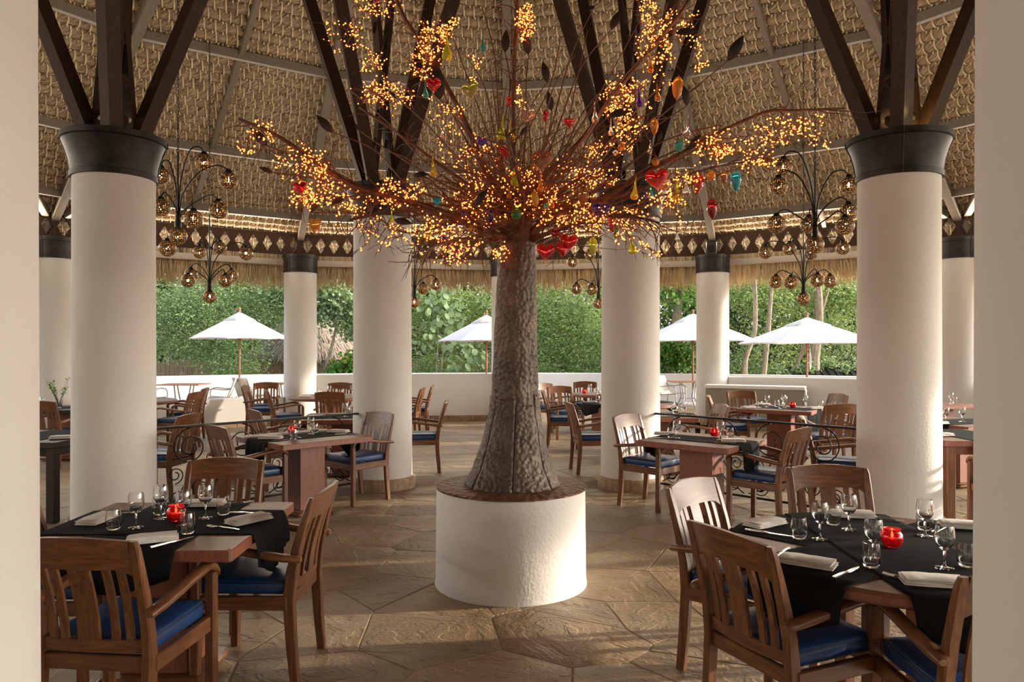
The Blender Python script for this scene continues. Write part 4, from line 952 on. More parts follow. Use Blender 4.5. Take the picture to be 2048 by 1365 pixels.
# fairy light clusters: pixel centre, half sizes, lights, depth from the trunk
CL = [(1050, 45, 24, 60, 150, .18), (1040, 190, 14, 30, 25, .15), (868, 80, 46, 55, 130, .28), (845, 130, 50, 40, 80, .28), (780, 185, 75, 38, 130, .35), (745, 125, 35, 30, 45, .35), (690, 70, 55, 38, 45, .3), (760, 14, 62, 18, 60, .3), (900, 60, 30, 40, 40, .28),
      (1236, 205, 36, 60, 140, .14), (1258, 265, 38, 55, 120, .14), (1308, 92, 46, 60, 120, .15), (1355, 60, 45, 60, 70, .15), (1398, 110, 30, 45, 32, .1), (1295, 25, 30, 40, 60, .15), (1200, 300, 50, 30, 45, .1), (1290, 170, 60, 40, 40, .1),
      (640, 365, 60, 60, 150, -.28), (585, 318, 66, 40, 75, -.28), (520, 262, 46, 24, 28, -.3), (612, 395, 40, 26, 70, -.3), (500, 290, 40, 24, 16, -.3), (700, 400, 60, 40, 60, -.26),
      (800, 390, 70, 44, 130, -.2), (845, 470, 90, 44, 110, -.5), (950, 410, 84, 60, 150, -.1), (960, 320, 80, 60, 110, .1), (1045, 370, 66, 56, 120, -.2), (1115, 420, 84, 44, 140, -.2), (1180, 440, 66, 40, 120, -.4), (1260, 445, 66, 36, 95, -.5), (1000, 500, 30, 22, 30, -.25), (915, 500, 66, 34, 90, -.5),
      (900, 250, 60, 60, 60, .3), (1430, 292, 60, 40, 120, -.5), (1550, 265, 72, 34, 85, -.55), (1500, 320, 60, 34, 60, -.5), (1620, 245, 46, 24, 24, -.58), (1640, 288, 34, 20, 18, -.58), (1330, 400, 56, 34, 60, -.4), (1150, 345, 76, 44, 70, .0), (1210, 360, 66, 34, 60, -.1), (945, 130, 24, 60, 24, .3), (1380, 360, 50, 40, 40, -.45), (1300, 500, 40, 24, 10, -.5), (760, 470, 60, 40, 30, -.3)]
tw_mb = MB(); bulbs = []
for cx_, cy_, rx, ry, nl, d in CL:
    nt_ = max(5, int(nl/3.7))
    for _ in range(nt_):
        a = random.uniform(0, 2*PI); q = random.random()**.5; x0, y0 = cx_+rx*.7*q*math.cos(a), cy_+ry*.7*q*math.sin(a)
        ox, oy = x0-1030, y0-440; l = math.hypot(ox, oy)+1e-3; ang = math.atan2(oy/l, ox/l)+random.gauss(0, .75); L = random.uniform(.45, 1.0)*min(rx, 60)
        dd = d+random.uniform(-.16, .16); pts = []; x, y = x0-math.cos(ang)*L*.45, y0-math.sin(ang)*L*.45
        for j in range(6):
            pts.append(Vector(tw(P(x, y, CY0+dd)))); x += math.cos(ang)*L/5; y += math.sin(ang)*L/5; ang += random.gauss(0, .35); dd += random.uniform(-.025, .025)
        tw_mb.tube(pts, [.0036, .0034, .0030, .0026, .0022, .0016], 4, caps=False)
        for s in range(2):                                         # side shoots
            i = random.randrange(1, 5); v = (pts[i+1]-pts[i]).normalized(); sd_ = (v+Vector((random.uniform(-1, 1), random.uniform(-.5, .5), random.uniform(-1, 1)))*.8).normalized()*random.uniform(.05, .13)
            tw_mb.tube([pts[i], pts[i]+sd_*.5+Vector((0, 0, .006)), pts[i]+sd_], [.0026, .0022, .0014], 3, caps=False)
        for j in range(5):
            t = random.uniform(.1, 4.9); i = int(t); bulbs.append(pts[i].lerp(pts[i+1], t-i)+Vector((random.gauss(0, .010), random.gauss(0, .010)-.004, random.gauss(0, .010))))
for sp_ in PATHS:                                                  # dry side twigs along every limb and a tangle in the heart
    n = len(sp_)
    for k in range(34):
        i = int((.22+.78*random.random()**1.2)*(n-2)); v = (sp_[i+1]-sp_[i]).normalized(); o_ = Vector((random.uniform(-1, 1), random.uniform(-.6, .6), random.uniform(-1, .8))); d = (v*.9+o_).normalized(); L = random.uniform(.10, .36); p = sp_[i]; pts = [p]
        for j in range(4): d = (d+Vector((random.gauss(0, .25), random.gauss(0, .2), random.gauss(0, .25)-.05))).normalized(); p = p+d*L/4; pts.append(p)
        tw_mb.tube(pts, [.0050, .0042, .0034, .0026, .0016], 4, caps=False)
for k in range(240):
    a = random.uniform(0, 2*PI); e = random.uniform(-.25, 1.2); s = Vector((random.gauss(0, .10)+.03, random.gauss(0, .10), 1.74+random.uniform(-.06, .35))); d = Vector((math.cos(a)*math.cos(e), math.sin(a)*math.cos(e)*.8, math.sin(e)*.8+.1)); L = random.uniform(.25, .95); p = s; pts = [p]
    for j in range(6): d = (d+Vector((random.gauss(0, .2), random.gauss(0, .2), random.gauss(0, .18)))).normalized(); p = p+d*L/6; pts.append(p)
    tw_mb.tube(pts, [.0062, .0056, .005, .0044, .0036, .0028, .0016], 4, caps=False)
for x0, y0 in [(735, 440), (750, 445), (720, 420), (770, 452), (700, 450), (660, 440), (600, 400), (520, 290), (512, 285), (530, 300), (860, 500), (840, 520), (880, 510), (1250, 470), (1300, 480), (1340, 470), (1390, 440), (820, 510), (690, 470), (1500, 350)]:   # twigs that trail down
    for k in range(3):
        x, y, d = x0+random.uniform(-22, 22), y0+random.uniform(-25, 5), -.3+random.uniform(-.3, .2); pts = []; vx = random.uniform(-8, 8)
        for j in range(6): pts.append(tw(P(x, y, CY0+d))); vx += random.uniform(-5, 5); x += vx*.6; y += random.uniform(4, 14)
        tw_mb.tube(pts, [.0040, .0036, .0032, .0028, .0022, .0014], 4, caps=False)
o = tw_mb.build('twigs', M['twig'], tree, ang=80); o['kind'] = 'stuff'
# the fairy lights themselves: small octahedral bulbs, one string
mb = MB(); t_ = (1+5**.5)/2
ico = bmesh.new(); bmesh.ops.create_icosphere(ico, subdivisions=1, radius=1); IV = np.array([v.co[:] for v in ico.verts]); IF = np.array([[v.index for v in f.verts] for f in ico.faces]); ico.free()
BP = np.array([b[:] for b in bulbs]); rad = RNG.uniform(.0044, .0068, len(BP))
V = (BP[:, None, :]+IV[None]*rad[:, None, None]).reshape(-1, 3); Fb = (IF[None]+(np.arange(len(BP))*len(IV))[:, None, None]).reshape(-1, 3)
fl = link('fairy_lights', fast_mesh('fairy_lights', V, Fb, [M['fairy']])); fl.location = (TX, CY0, .658); tag(fl, 'warm orange fairy lights wound all over the branches of the metal tree', 'string lights', None, 'stuff')

# ------------------------------------------------------------------ hanging glass: (colour, shape, pixel x, y of its centre, height in px)
def drop_mesh(mat, slim=1.0):
    mb = MB(); mb.lathe([(.002, .5), (.022, .47), (.03, .40), (.040, .25), (.06, .08), (.11, -.12), (.175, -.27), (.19, -.36), (.15, -.45), (.07, -.49), (.005, -.5)], 16)
    mb.tube([(.04*math.cos(a), 0, .53+.04*math.sin(a)) for a in [i*PI/5 for i in range(11)]], .012, 5); return mb.mesh('glass_drop', mat, ang=70)
def egg_mesh(mat):
    mb = MB(); mb.lathe([(.004, .5), (.05, .485), (.14, .42), (.215, .28), (.245, .10), (.235, -.06), (.18, -.25), (.10, -.41), (.04, -.48), (.004, -.5)], 18)
    mb.tube([(.035*math.cos(a), 0, .525+.035*math.sin(a)) for a in [i*PI/5 for i in range(11)]], .010, 5); return mb.mesh('glass_egg', mat, ang=70)
def ball_mesh(mat):
    mb = MB(); mb.lathe([(.42*math.sin(PI*i/10)+.003, .46*math.cos(PI*i/10)) for i in range(11)], 18); mb.lathe([(.07, .44), (.08, .5), (.03, .52)], 10); return mb.mesh('glass_ball', mat, ang=70)
def heart_mesh(mat):
    n, rings = 40, []
    out = []
    for i in range(n):
        t = 2*PI*i/n; out.append((16*math.sin(t)**3/33, (13*math.cos(t)-5*math.cos(2*t)-2*math.cos(3*t)-math.cos(4*t)+2.5)/30))
    for s, y in ((.02, -.25), (.35, -.235), (.65, -.19), (.85, -.125), (.96, -.06), (1, 0), (.96, .06), (.85, .125), (.65, .19), (.35, .235), (.02, .25)): rings.append([(x*s, y, (z)*s+.02*(1-s)) for x, z in out])
    mb = MB(); mb.loft(rings); return mb.mesh('glass_heart', mat, ang=70)
SH = {'drop': drop_mesh, 'egg': egg_mesh, 'ball': ball_mesh, 'heart': heart_mesh}; GM = {}
ORN = [('red', 'heart', 1091, 506, 40), ('red', 'heart', 1126, 501, 34), ('red', 'heart', 1137, 487, 38), ('red', 'heart', 1314, 361, 48), ('dark red', 'heart', 1111, 469, 22), ('red', 'heart', 1139, 248, 24), ('red', 'heart', 1011, 306, 28), ('smoky amber', 'heart', 1083, 325, 46), ('peach', 'heart', 1055, 231, 38), ('red', 'heart', 752, -2, 24), ('red', 'heart', 867, 172, 32), ('olive', 'heart', 940, 184, 38), ('cobalt blue', 'heart', 1201, 424, 38), ('dark red', 'heart', 600, 378, 30), ('amber', 'heart', 629, 453, 32), ('cyan', 'heart', 874, 405, 20), ('peach', 'heart', 1328, 372, 30), ('red', 'egg', 1396, 367, 44), ('dark red', 'egg', 1424, 418, 42), ('red', 'egg', 1091, 232, 24), ('red', 'egg', 1018, 203, 22), ('cyan', 'egg', 1472, 361, 44), ('smoky amber', 'egg', 1448, 355, 28), ('amber', 'ball', 1422, 352, 22), ('smoky amber', 'egg', 1167, 394, 44),
       ('red', 'egg', 1224, 451, 30), ('green', 'egg', 1232, 465, 24), ('lime', 'egg', 1186, 492, 38), ('green', 'ball', 1033, 428, 26), ('yellow', 'egg', 1070, 398, 32), ('cobalt blue', 'egg', 982, 433, 26), ('yellow', 'ball', 943, 458, 16), ('violet', 'heart', 963, 285, 22), ('amber', 'egg', 1355, 176, 46), ('amber', 'egg', 1309, 253, 34), ('teal', 'ball', 1359, 293, 26), ('amber', 'ball', 1243, 294, 18), ('clear', 'ball', 1231, 306, 14), ('amber', 'ball', 1311, 324, 18), ('cobalt blue', 'ball', 927, 427, 11),
       ('teal', 'drop', 966, 86, 36), ('lime', 'drop', 894, 94, 56), ('teal', 'drop', 851, 180, 34), ('lime', 'drop', 1004, 255, 50), ('yellow', 'drop', 1022, 262, 46), ('lime', 'drop', 1031, 345, 56), ('amber', 'drop', 1018, 384, 28), ('amber', 'drop', 1081, 366, 36), ('clear', 'drop', 1072, 324, 36), ('yellow', 'drop', 866, 333, 40), ('teal', 'drop', 1151, 419, 34), ('yellow', 'drop', 1270, 378, 44), ('teal', 'drop', 1302, 383, 34), ('violet', 'drop', 1291, 388, 18), ('lime', 'drop', 1354, 382, 56), ('clear', 'drop', 1373, 372, 42), ('lime', 'drop', 1263, 488, 42), ('clear', 'drop', 1355, 470, 26), ('violet', 'drop', 1278, 195, 40), ('amber', 'drop', 1301, 128, 36), ('amber', 'drop', 1315, 185, 36), ('clear', 'drop', 1300, 295, 26), ('clear', 'drop', 1375, 253, 42), ('violet', 'drop', 904, 500, 44), ('violet', 'drop', 888, 472, 44), ('lime', 'drop', 860, 462, 28), ('teal', 'drop', 843, 460, 36), ('lime', 'drop', 783, 433, 26), ('yellow', 'drop', 955, 470, 28), ('amber', 'drop', 1105, 404, 26), ('clear', 'drop', 1222, 255, 34), ('clear', 'drop', 1190, 226, 40), ('clear', 'drop', 1443, 152, 28), ('clear', 'drop', 886, 260, 34), ('teal', 'drop', 893, 480, 26), ('teal', 'ball', 1092, 413, 12), ('lime', 'drop', 1380, 362, 14)]
from collections import defaultdict
grp_ = defaultdict(list)
for i, q in enumerate(ORN): grp_[(q[0], q[1])].append(i)
ORD = ['highest', 'second highest', 'third highest', 'fourth highest', 'fifth highest', 'sixth highest', 'seventh highest', 'eighth highest', 'ninth highest', 'tenth highest']
for (c, s), ids in grp_.items():
    me = GM[(c, s)] = SH[s](GLASS[c]); ids.sort(key=lambda i: ORN[i][3])
    for k, i in enumerate(ids):
        _, _, x, y, h = ORN[i]; d = random.uniform(-.55, -.25) if y > 200 else random.uniform(-.1, .15)
        if s == 'heart' and h > 30: d = -.5 if y > 300 else -.1
        q = P(x, y, CY0+d); H = h/F*q.y; side = 'over the trunk' if abs(x-1030) < 45 else ('left of the trunk' if x < 1030 else 'right of the trunk')
        lab = f'{c} glass {s} hung in the lit tree {side}' if len(ids) == 1 else f'{ORD[k]} of the {c} glass {s}s hung in the tree'
        o = link('glass_'+s, me); o.location = q; o.scale = (H, H, H); o.rotation_euler = (random.gauss(0, .06), random.gauss(0, .08), random.uniform(-.4, .4) if s == 'heart' else random.uniform(0, 6)); tag(o, lab, 'glass ornament', 'glass ornaments in the tree')
        mb = MB(); mb.tube([(0, 0, .5 if s != 'heart' else .33), (.02, 0, .5+.10/H)], .0012/H, 4); mb.build('hanging_wire', M['iron'], o)

# ------------------------------------------------------------------ chandeliers of pierced brass globes
def globe_mesh():
    b = bmesh.new(); bmesh.ops.create_uvsphere(b, u_segments=24, v_segments=14, radius=1); me = bpy.data.meshes.new('globe'); b.to_mesh(me); b.free(); me.materials.append(M['globe']); me.shade_smooth(); return me
GLB = globe_mesh(); mb = MB(); mb.lathe([(.02, .30), (.10, .22), (.16, .05), (.14, -.10), (.02, -.2)], 12); BLB = mb.mesh('bulb', M['bulb']); mb = MB(); mb.lathe([(.02, 1.25), (.30, 1.2), (.34, .98), (.55, .82), (.5, .8), (.02, .9)], 16); CAPM = mb.mesh('globe_cap', M['iron'])
def chandelier(label, hx, hy, Y, globes, gr, topy):
    """hub pixel, depth, globes (x px, y px, depth offset) and globe radius"""
    h = P(hx, hy, Y); c = thing('globe_chandelier', label, 'chandelier', tuple(h), 0, 'pierced globe chandeliers')
    top = roof_z(min(12, math.hypot(h.x, h.y-CY0)))-.15-h.z; stem_h = (hy-topy)/F*Y
    mb = MB(); mb.lathe([(.012, -.10), (.030, -.085), (.034, 0), (.026, .05), (.030, .07), (.02, .11)], 14); mb.build('hub', M['iron'], c)
    mb = MB(); mb.tube([(0, 0, .05), (0, 0, stem_h)], .009, 7); mb.build('stem', M['iron'], c)
    mb = MB(); z = stem_h; k = 0
    while z < top:
        a = k % 2*PI/2; ring = [(.011*math.cos(t)*math.cos(a), .011*math.cos(t)*math.sin(a), z+.022+.022*math.sin(t)) for t in [i*2*PI/8 for i in range(9)]]
        mb.tube(ring, .0032, 4, caps=False); z += .036; k += 1
    o = mb.build('chain', M['iron'], c); o['kind'] = 'stuff'
    for gx, gy, dd in globes:
        p = P(gx, gy, Y+dd)-h; bottom = abs(gx-hx) < 3 and gy > hy
        g = link('globe', GLB, c, T(p.x, p.y, p.z, random.uniform(0, 6), gr)); link('bulb', BLB, g); link('globe_cap', CAPM, g)
        if not bottom:
            q = p+Vector((0, 0, gr*1.15)); r_ = Vector((q.x, q.y, 0)); rise = max(.10, q.z)
            sp_ = smooth_path([Vector((r_.x*.02, r_.y*.02, .0)), Vector((r_.x*.10, r_.y*.10, q.z*.55)), Vector((r_.x*.42, r_.y*.42, q.z*.98)), Vector((r_.x*.78, r_.y*.78, q.z+.055)), q], 6)
            mb = MB(); mb.tube(sp_, .0075, 6); mb.build('arm', M['iron'], c)
    return c
chandelier('large globe chandelier beside the capital of the big column near the dark twigs', 356, 446, 7.8, [(408, 325, .1), (457, 361, -.1), (437, 420, -.25), (387, 439, -.35), (356, 472, 0), (322, 352, .15), (322, 415, -.15), (335, 497, .35)], .093, 305)
chandelier('smaller globe chandelier hanging behind the large one above the red poled parasol', 419, 575, 10.8, [(399, 505, .3), (440, 496, .25), (492, 508, -.05), (382, 550, .1), (376, 562, -.25), (451, 562, -.3), (463, 552, .1), (419, 594, 0)], .097, 430)
chandelier('globe chandelier half hidden by the inner column above the leafy shrub and parasol', 829, 588, 12.6, [(846, 578, -.3), (872, 570, .1), (896, 522, .2), (850, 505, .3), (800, 575, 0), (790, 530, .1), (829, 605, 0)], .096, 440)
chandelier('globe chandelier half hidden by the inner column on the candle table side of the trunk', 1197, 590, 12.6, [(1153, 578, 0), (1184, 580, -.3), (1145, 524, .2), (1180, 510, .3), (1240, 576, 0), (1235, 525, .1), (1197, 607, 0)], .096, 440)
chandelier('large globe chandelier before the big column in front of the fretwork beam', 1630, 465, 7.8, [(1567, 334, .1), (1557, 372, -.1), (1553, 449, -.3), (1698, 371, 0), (1697, 425, -.1), (1618, 450, .35), (1690, 452, -.3), (1630, 490, 0)], .093, 325)
chandelier('smaller globe chandelier hanging over the white parasol with the rope', 1607, 578, 10.8, [(1531, 505, -.1), (1579, 498, .2), (1622, 508, .35), (1686, 497, 0), (1552, 564, 0), (1582, 566, -.3), (1635, 561, -.3), (1660, 563, .15), (1607, 598, 0)], .097, 440)
# ------------------------------------------------------------------ patio furniture
def parasol(label, x, y, Y, R_, zt, ze, n=8, rot=0.2, rope=False):
    p0 = Vector(((x-CX)/F*Y, Y, 0)); u = thing('parasol', label, 'parasol', tuple(p0), rot, 'white canvas parasols')
    def ring(r, z, sag=.0):
        out = []
        for i in range(n):
            a0 = 2*PI*i/n; a1 = 2*PI*(i+1)/n; k = 4 if n == 8 else 8
            for j in range(k):
                t = j/k; x_ = r*((1-t)*math.cos(a0)+t*math.cos(a1)); y_ = r*((1-t)*math.sin(a0)+t*math.sin(a1)); out.append((x_, y_, z+sag*math.sin(t*PI)*r))
        return out
    mb = MB(); fr = [(.20, 0), (.45, .02), (.75, .02), (1, 0), (1, None)]
    rg = [ring(R_*.16, zt-.07)] + [ring(R_*f, zt-(zt-ze)*(f**1.03), .010) for f in (.3, .5, .7, .85, .96, 1.0)] + [ring(R_*1.0, ze-.035, .016)]
    mb.loft(rg, caps=False); o = mb.build('canopy', M['umbrella'], u, ang=16); md = o.modifiers.new('thickness', 'SOLIDIFY'); md.thickness = .004
    mb = MB(); mb.loft([ring(.01, zt+.03), ring(R_*.10, zt-.03), ring(R_*.33, zt-(zt-ze)*.33+.028, -.012)], caps=False); o = mb.build('vent_cap', M['umbrella'], u, ang=16); md = o.modifiers.new('thickness', 'SOLIDIFY'); md.thickness = .004
    mb = MB(); mb.lathe([(.024, .42), (.024, zt+.02)], 14); mb.build('pole', M['redwood'], u)
    mb = MB(); mb.lathe([(.03, .06), (.03, .44), (.026, .45)], 14); mb.build('pole_sleeve', M['wall'], u)
    mb = MB(); mb.lathe([(.30, 0), (.31, .01), (.29, .06), (.06, .085)], 28); mb.build('base', M['wall'], u)
    mb = MB(); mb.lathe([(.02, 0), (.034, .015), (.022, .045), (.034, .07), (.03, .10), (.005, .12)], 14, (0, 0, zt+.03)); mb.build('finial', M['redwood'], u)
    mb = MB(); mb.lathe([(.03, -.09), (.07, -.02), (.075, .03), (.03, .05)], 14, (0, 0, ze+.02)); mb.build('hub', M['redwood'], u)
    for i in range(8):
        a = 2*PI*i/8; md_ = n == 4 and i % 2; r1 = R_*(.66 if md_ else .96); mb = MB(); mb.beam((.05*math.cos(a), .05*math.sin(a), zt-.18), (r1*math.cos(a), r1*math.sin(a), zt-(zt-ze)*(r1/R_)*(1.414 if md_ else 1)-.055), .022, .03); mb.build('rib', M['redwood'], u, False)
    if rope:
        mb = MB(); mb.tube(smooth_path([(.06, -.03, ze), (.12, -.05, ze-.35), (.10, -.05, ze-.62), (.05, -.05, ze-.55), (.07, -.04, ze-.1)], 6), .008, 5); mb.build('rope', M['napkin'], u)
    return u
parasol('white round parasol with red varnished pole and ribs beside the slim column', 479, 0, 18.9, 1.24, 2.50, 1.86, 8, .1)
parasol('white parasol with red pole partly hidden by the tree trunk', 973, 0, 19.6, 1.30, 2.46, 1.80, 8, .3)
parasol('white parasol standing behind the slim column under the loudspeaker', 1386, 0, 20.9, 1.93, 2.55, 1.81, 4, PI/4)
parasol('white parasol with pale pole and looped rope beyond the cream parapet', 1614, 0, 18.0, 1.75, 2.33, 1.73, 4, PI/4+.05, True)
def sling_chair(label, x, Y, rz):
    c = thing('patio_chair', label, 'patio chair', ((x-CX)/F*Y, Y, 0), rz, 'sling chairs on the patio')
    for s in (-1, 1):
        mb = MB(); mb.tube([(s*.26, .26, 0), (s*.26, .25, .42), (s*.26, .22, .45), (s*.26, -.18, .42), (s*.26, -.36, .88)], .013, 7); mb.build('side_frame', M['greymetal'], c)
        mb = MB(); mb.tube([(s*.26, -.30, 0), (s*.26, -.24, .43)], .013, 7); mb.build('leg', M['greymetal'], c)
        mb = MB(); mb.tube(smooth_path([(s*.28, .25, .40), (s*.29, .24, .60), (s*.29, .12, .655), (s*.28, -.10, .63), (s*.27, -.27, .64)], 5), .012, 7); mb.build('armrest', M['greymetal'], c)
    mb = MB(); pr = [(.24, .455), (.10, .43), (-.14, .425), (-.19, .45), (-.27, .62), (-.37, .89)]
    mb.loft([[(-.25, y-.006, z), (.25, y-.006, z), (.25, y+.006, z+.006), (-.25, y+.006, z+.006)] for y, z in pr]); mb.build('sling', M['sling'], c, ang=60)
    return c
for a in (('cream sling chair seen from its side near the parasol with red pole', 440, 17.6, PI/2+.25), ('cream sling chair with its back to us behind the parasol with red pole', 503, 18.2, -.55), ('sling chair only an arm of which shows beside the big column', 302, 17.3, -PI/2), ('grey framed sling chair by the patio table under the hidden parasol', 1344, 19.0, -PI/2-.7)): sling_chair(*a)
def patio_table(label, x, Y, L, W, rz=0):
    t = thing('patio_table', label, 'patio table', ((x-CX)/F*Y, Y, 0), rz, 'slatted patio tables'); n = 7
    for i in range(n): mb = MB(); mb.box((0, -W/2+W*(i+.5)/n, .735), (L-.10, W/n-.008, .024), ch=.003); mb.build('slat', M['patio_top'], t)
    for s in (-1, 1): mb = MB(); mb.box((s*(L/2-.03), 0, .735), (.06, W, .028), ch=.004); mb.build('end_rail', M['patio_top'], t)
    for s in (-1, 1):
        for q in (-1, 1): mb = MB(); mb.tube(smooth_path([(s*L*.20, q*W*.12, .72), (s*L*.17, q*W*.14, .5), (s*L*.16, q*W*.2, .3), (s*L*.28, q*W*.38, .02)], 5), .016, 7); mb.build('leg', M['greymetal'], t)
    mb = MB(); mb.box((0, 0, .30), (L*.36, .03, .03)); mb.build('stretcher', M['greymetal'], t); return t
patio_table('slatted brown patio table between the big column and the side view sling chair', 368, 17.9, 1.0, .8, .02)
patio_table('slatted brown patio table behind the slim column and dark chair', 572, 18.3, .8, .7, 0)
patio_table('slatted brown patio table under the parasol behind the slim column', 1376, 19.3, .95, .7, .05)

# ------------------------------------------------------------------ garden beyond the white wall
TPL = {'fine': np.array([(0, 0, 0), (.22, .45, .06), (0, 1, 0), (-.22, .45, .06)]), 'wide': np.array([(0, 0, 0), (.46, .5, .10), (0, 1, -.04), (-.46, .5, .10)])}
def leaves(pos, size, tpl, up=.5, seed=0, out=None):
    """one four-cornered folded leaf at each position (n,3)"""
    rg = np.random.default_rng(seed); n = len(pos); t = TPL[tpl]
    d = rg.normal(0, 1, (n, 3)); d[:, 2] = d[:, 2]*.55-.35; d /= np.linalg.norm(d, axis=1)[:, None]
    nr = rg.normal(0, .6, (n, 3))+np.array((0, -.5, up)); nr -= (nr*d).sum(1)[:, None]*d; nr /= np.linalg.norm(nr, axis=1)[:, None]; x = np.cross(d, nr)
    s = size*rg.uniform(.65, 1.3, n)
    V = pos[:, None, :]+s[:, None, None]*(t[None, :, 0:1]*x[:, None, :]+t[None, :, 1:2]*d[:, None, :]+t[None, :, 2:3]*nr[:, None, :])
    return V.reshape(-1, 3), np.arange(n*4).reshape(-1, 4)
def blob(c, r, n, seed, shell=.45):
    """points in clumps through an ellipsoid, thicker near its skin and towards us"""
    rg = np.random.default_rng(seed); k = max(8, n//60); v = rg.normal(0, 1, (k, 3)); v /= np.linalg.norm(v, axis=1)[:, None]; v *= (shell+(1-shell)*rg.random(k))[:, None]; v[:, 1] = -np.abs(v[:, 1])*.9+.25*rg.random(k)
    idx = rg.integers(0, k, n); sp_ = .16+.10*rg.random(k)
    return np.array(c)+(v[idx]+rg.normal(0, 1, (n, 3))*sp_[idx][:, None])*np.array(r)
def garden_tree(name, label, base, crowns, mat, size, tpl, n, trunks=(), seed=0, mats2=None, up=.5, cat='tree', group='garden trees beyond the wall'):
    t = thing(name, label, cat, base, 0, group); P_ = [blob((cx_-base[0], cy_-base[1], cz_), r, int(n*f), seed+i) for i, (cx_, cy_, cz_, r, f) in enumerate(crowns)]
    pos = np.vstack(P_); pos = pos[pos[:, 2] > .03]; V, Fq = leaves(pos, size, tpl, up, seed)
    mi = None; ms = [M[mat]]
    if mats2: ms.append(M[mats2[0]]); mi = (np.random.default_rng(seed).random(len(Fq)) < mats2[1]).astype(np.int32)
    o = link('foliage', fast_mesh('foliage', V, Fq, ms, mi, smooth=False), t); o['kind'] = 'stuff'
    for pts, r in trunks:
        sp_ = smooth_path([(x-base[0], y-base[1], z) for x, y, z in pts], 6); mb = MB(); k = len(sp_); mb.tube(sp_, [r*(1.15-.5*i/(k-1)) for i in range(k)], 9); mb.build('trunk', M['bark'], t)
    return t
def gx(x, Y): return (x-CX)/F*Y
# dark evergreen row at the back, then the kinds in front
for i, (x, lb) in enumerate(((-150, 'behind the shadowed tables'), (90, 'beyond the pillar gap'), (300, 'behind the fine leaved shrub'), (500, 'behind the parasol with red pole'), (690, 'behind the grey straw hut'), (880, 'behind the round leaved shrub'), (1060, 'behind the tree trunk'), (1240, 'behind the inner column'), (1420, 'behind the slim column'), (1600, 'behind the leaning trunks'), (1790, 'behind the big column and white parasol'), (1980, 'beyond the pillar by the round table'), (2200, 'past the pillar by the round table'))):
    Y = 29.5+(i % 3)*.7; X = gx(x, Y)
    garden_tree('evergreen_tree', f'deep green evergreen in the back row, {lb}', (X, Y, 0), [(X, Y, 2.4, (2.6, 1.3, 2.6), 1), (X+.5, Y+.4, 5.0, (2.4, 1.3, 1.8), .5)], 'leaf_dark', .17, 'wide', 6500, [([(X, Y, 0), (X+.1, Y, 2), (X-.1, Y+.1, 4.5)], .13)], 100+i, ('leaf_feather', .22))
Y = 23.6; X = gx(420, Y)
garden_tree('fine_leaved_shrub', 'big light green shrub of fine leaves behind the parasol with red pole', (X, Y, 0), [(gx(385, Y), Y, 2.35, (1.5, 1.0, 1.15), 1), (gx(470, Y), Y-.2, 1.25, (.95, .8, 1.25), .8), (gx(430, Y), Y+.3, 3.2, (2.2, 1.0, 1.3), .9), (gx(545, Y), Y+.4, 3.0, (1.0, .9, 1.1), .4), (gx(335, Y), Y, 2.3, (1.0, .8, 1.1), .4)], 'leaf_fine', .085, 'fine', 9000, [([(X, Y, 0), (X+.1, Y, 1.5), (X+.3, Y+.2, 3.4)], .05)], 11, ('leaf_round', .2))
Y = 24; X = gx(655, Y)
garden_tree('broad_leaved_tree', 'leafy tree with a slanting bare stem between the slim column and the inner column', (X, Y, 0), [(gx(650, Y), Y, 3.2, (1.3, .9, .9), 1), (gx(720, Y), Y-.2, 2.6, (1.0, .9, 1.0), .7), (gx(600, Y), Y, 3.5, (1.2, .8, .7), .6)], 'leaf_round', .115, 'wide', 2700, [([(gx(640, Y), Y-.8, 0), (gx(668, Y), Y-.6, 1.4), (gx(690, Y), Y-.4, 3.2)], .05)], 21)
Y = 23.4; X = gx(695, Y)
garden_tree('yellowing_bush', 'low bush with yellowing leaves beside the inner column', (X, Y, 0), [(gx(695, Y), Y, .75, (.7, .5, .6), 1), (gx(720, Y), Y, 1.3, (.5, .4, .5), .4)], 'leaf_pot', .15, 'wide', 700, [([(X, Y, 0), (X, Y, .9)], .02)], 22, ('leaf_yellow', .18), cat='bush')
Y = 23.7; X = gx(905, Y)
sg = garden_tree('sea_grape_shrub', 'tall shrub of big round leaves on thin stems, left of the trunk', (X, Y, 0), [(gx(880, Y), Y, 2.7, (1.1, .8, .9), 1), (gx(900, Y), Y+.5, 1.5, (1.4, .6, 1.2), 1.2), (gx(955, Y), Y+.3, 2.9, (.9, .7, .7), .6)], 'leaf_feather', .11, 'fine', 2600, [([(gx(872, Y), Y-.9, 0), (gx(878, Y), Y-.8, 1.1), (gx(882, Y), Y-.6, 2.8)], .022), ([(gx(884, Y), Y-.9, 0), (gx(888, Y), Y-.8, 1.0), (gx(905, Y), Y-.7, 1.6)], .022), ([(gx(886, Y), Y-.85, .7), (gx(893, Y), Y-.7, 2.0), (gx(896, Y), Y-.5, 3.0)], .02)], 31, ('leaf_fine', .4))
mb = MB(); k = 9; mb.add([(0, 0, .012)]+[(.5*math.cos(2*PI*j/k)*(1 if j else .8), .5+.5*math.sin(2*PI*j/k), 0.03*math.cos(4*PI*j/k)) for j in range(k)], [(0, 1+j, 1+(j+1) % k) for j in range(k)]); RLEAF = mb.mesh('round_leaf', M['leaf_round'], ang=60)
rg_ = random.Random(5)
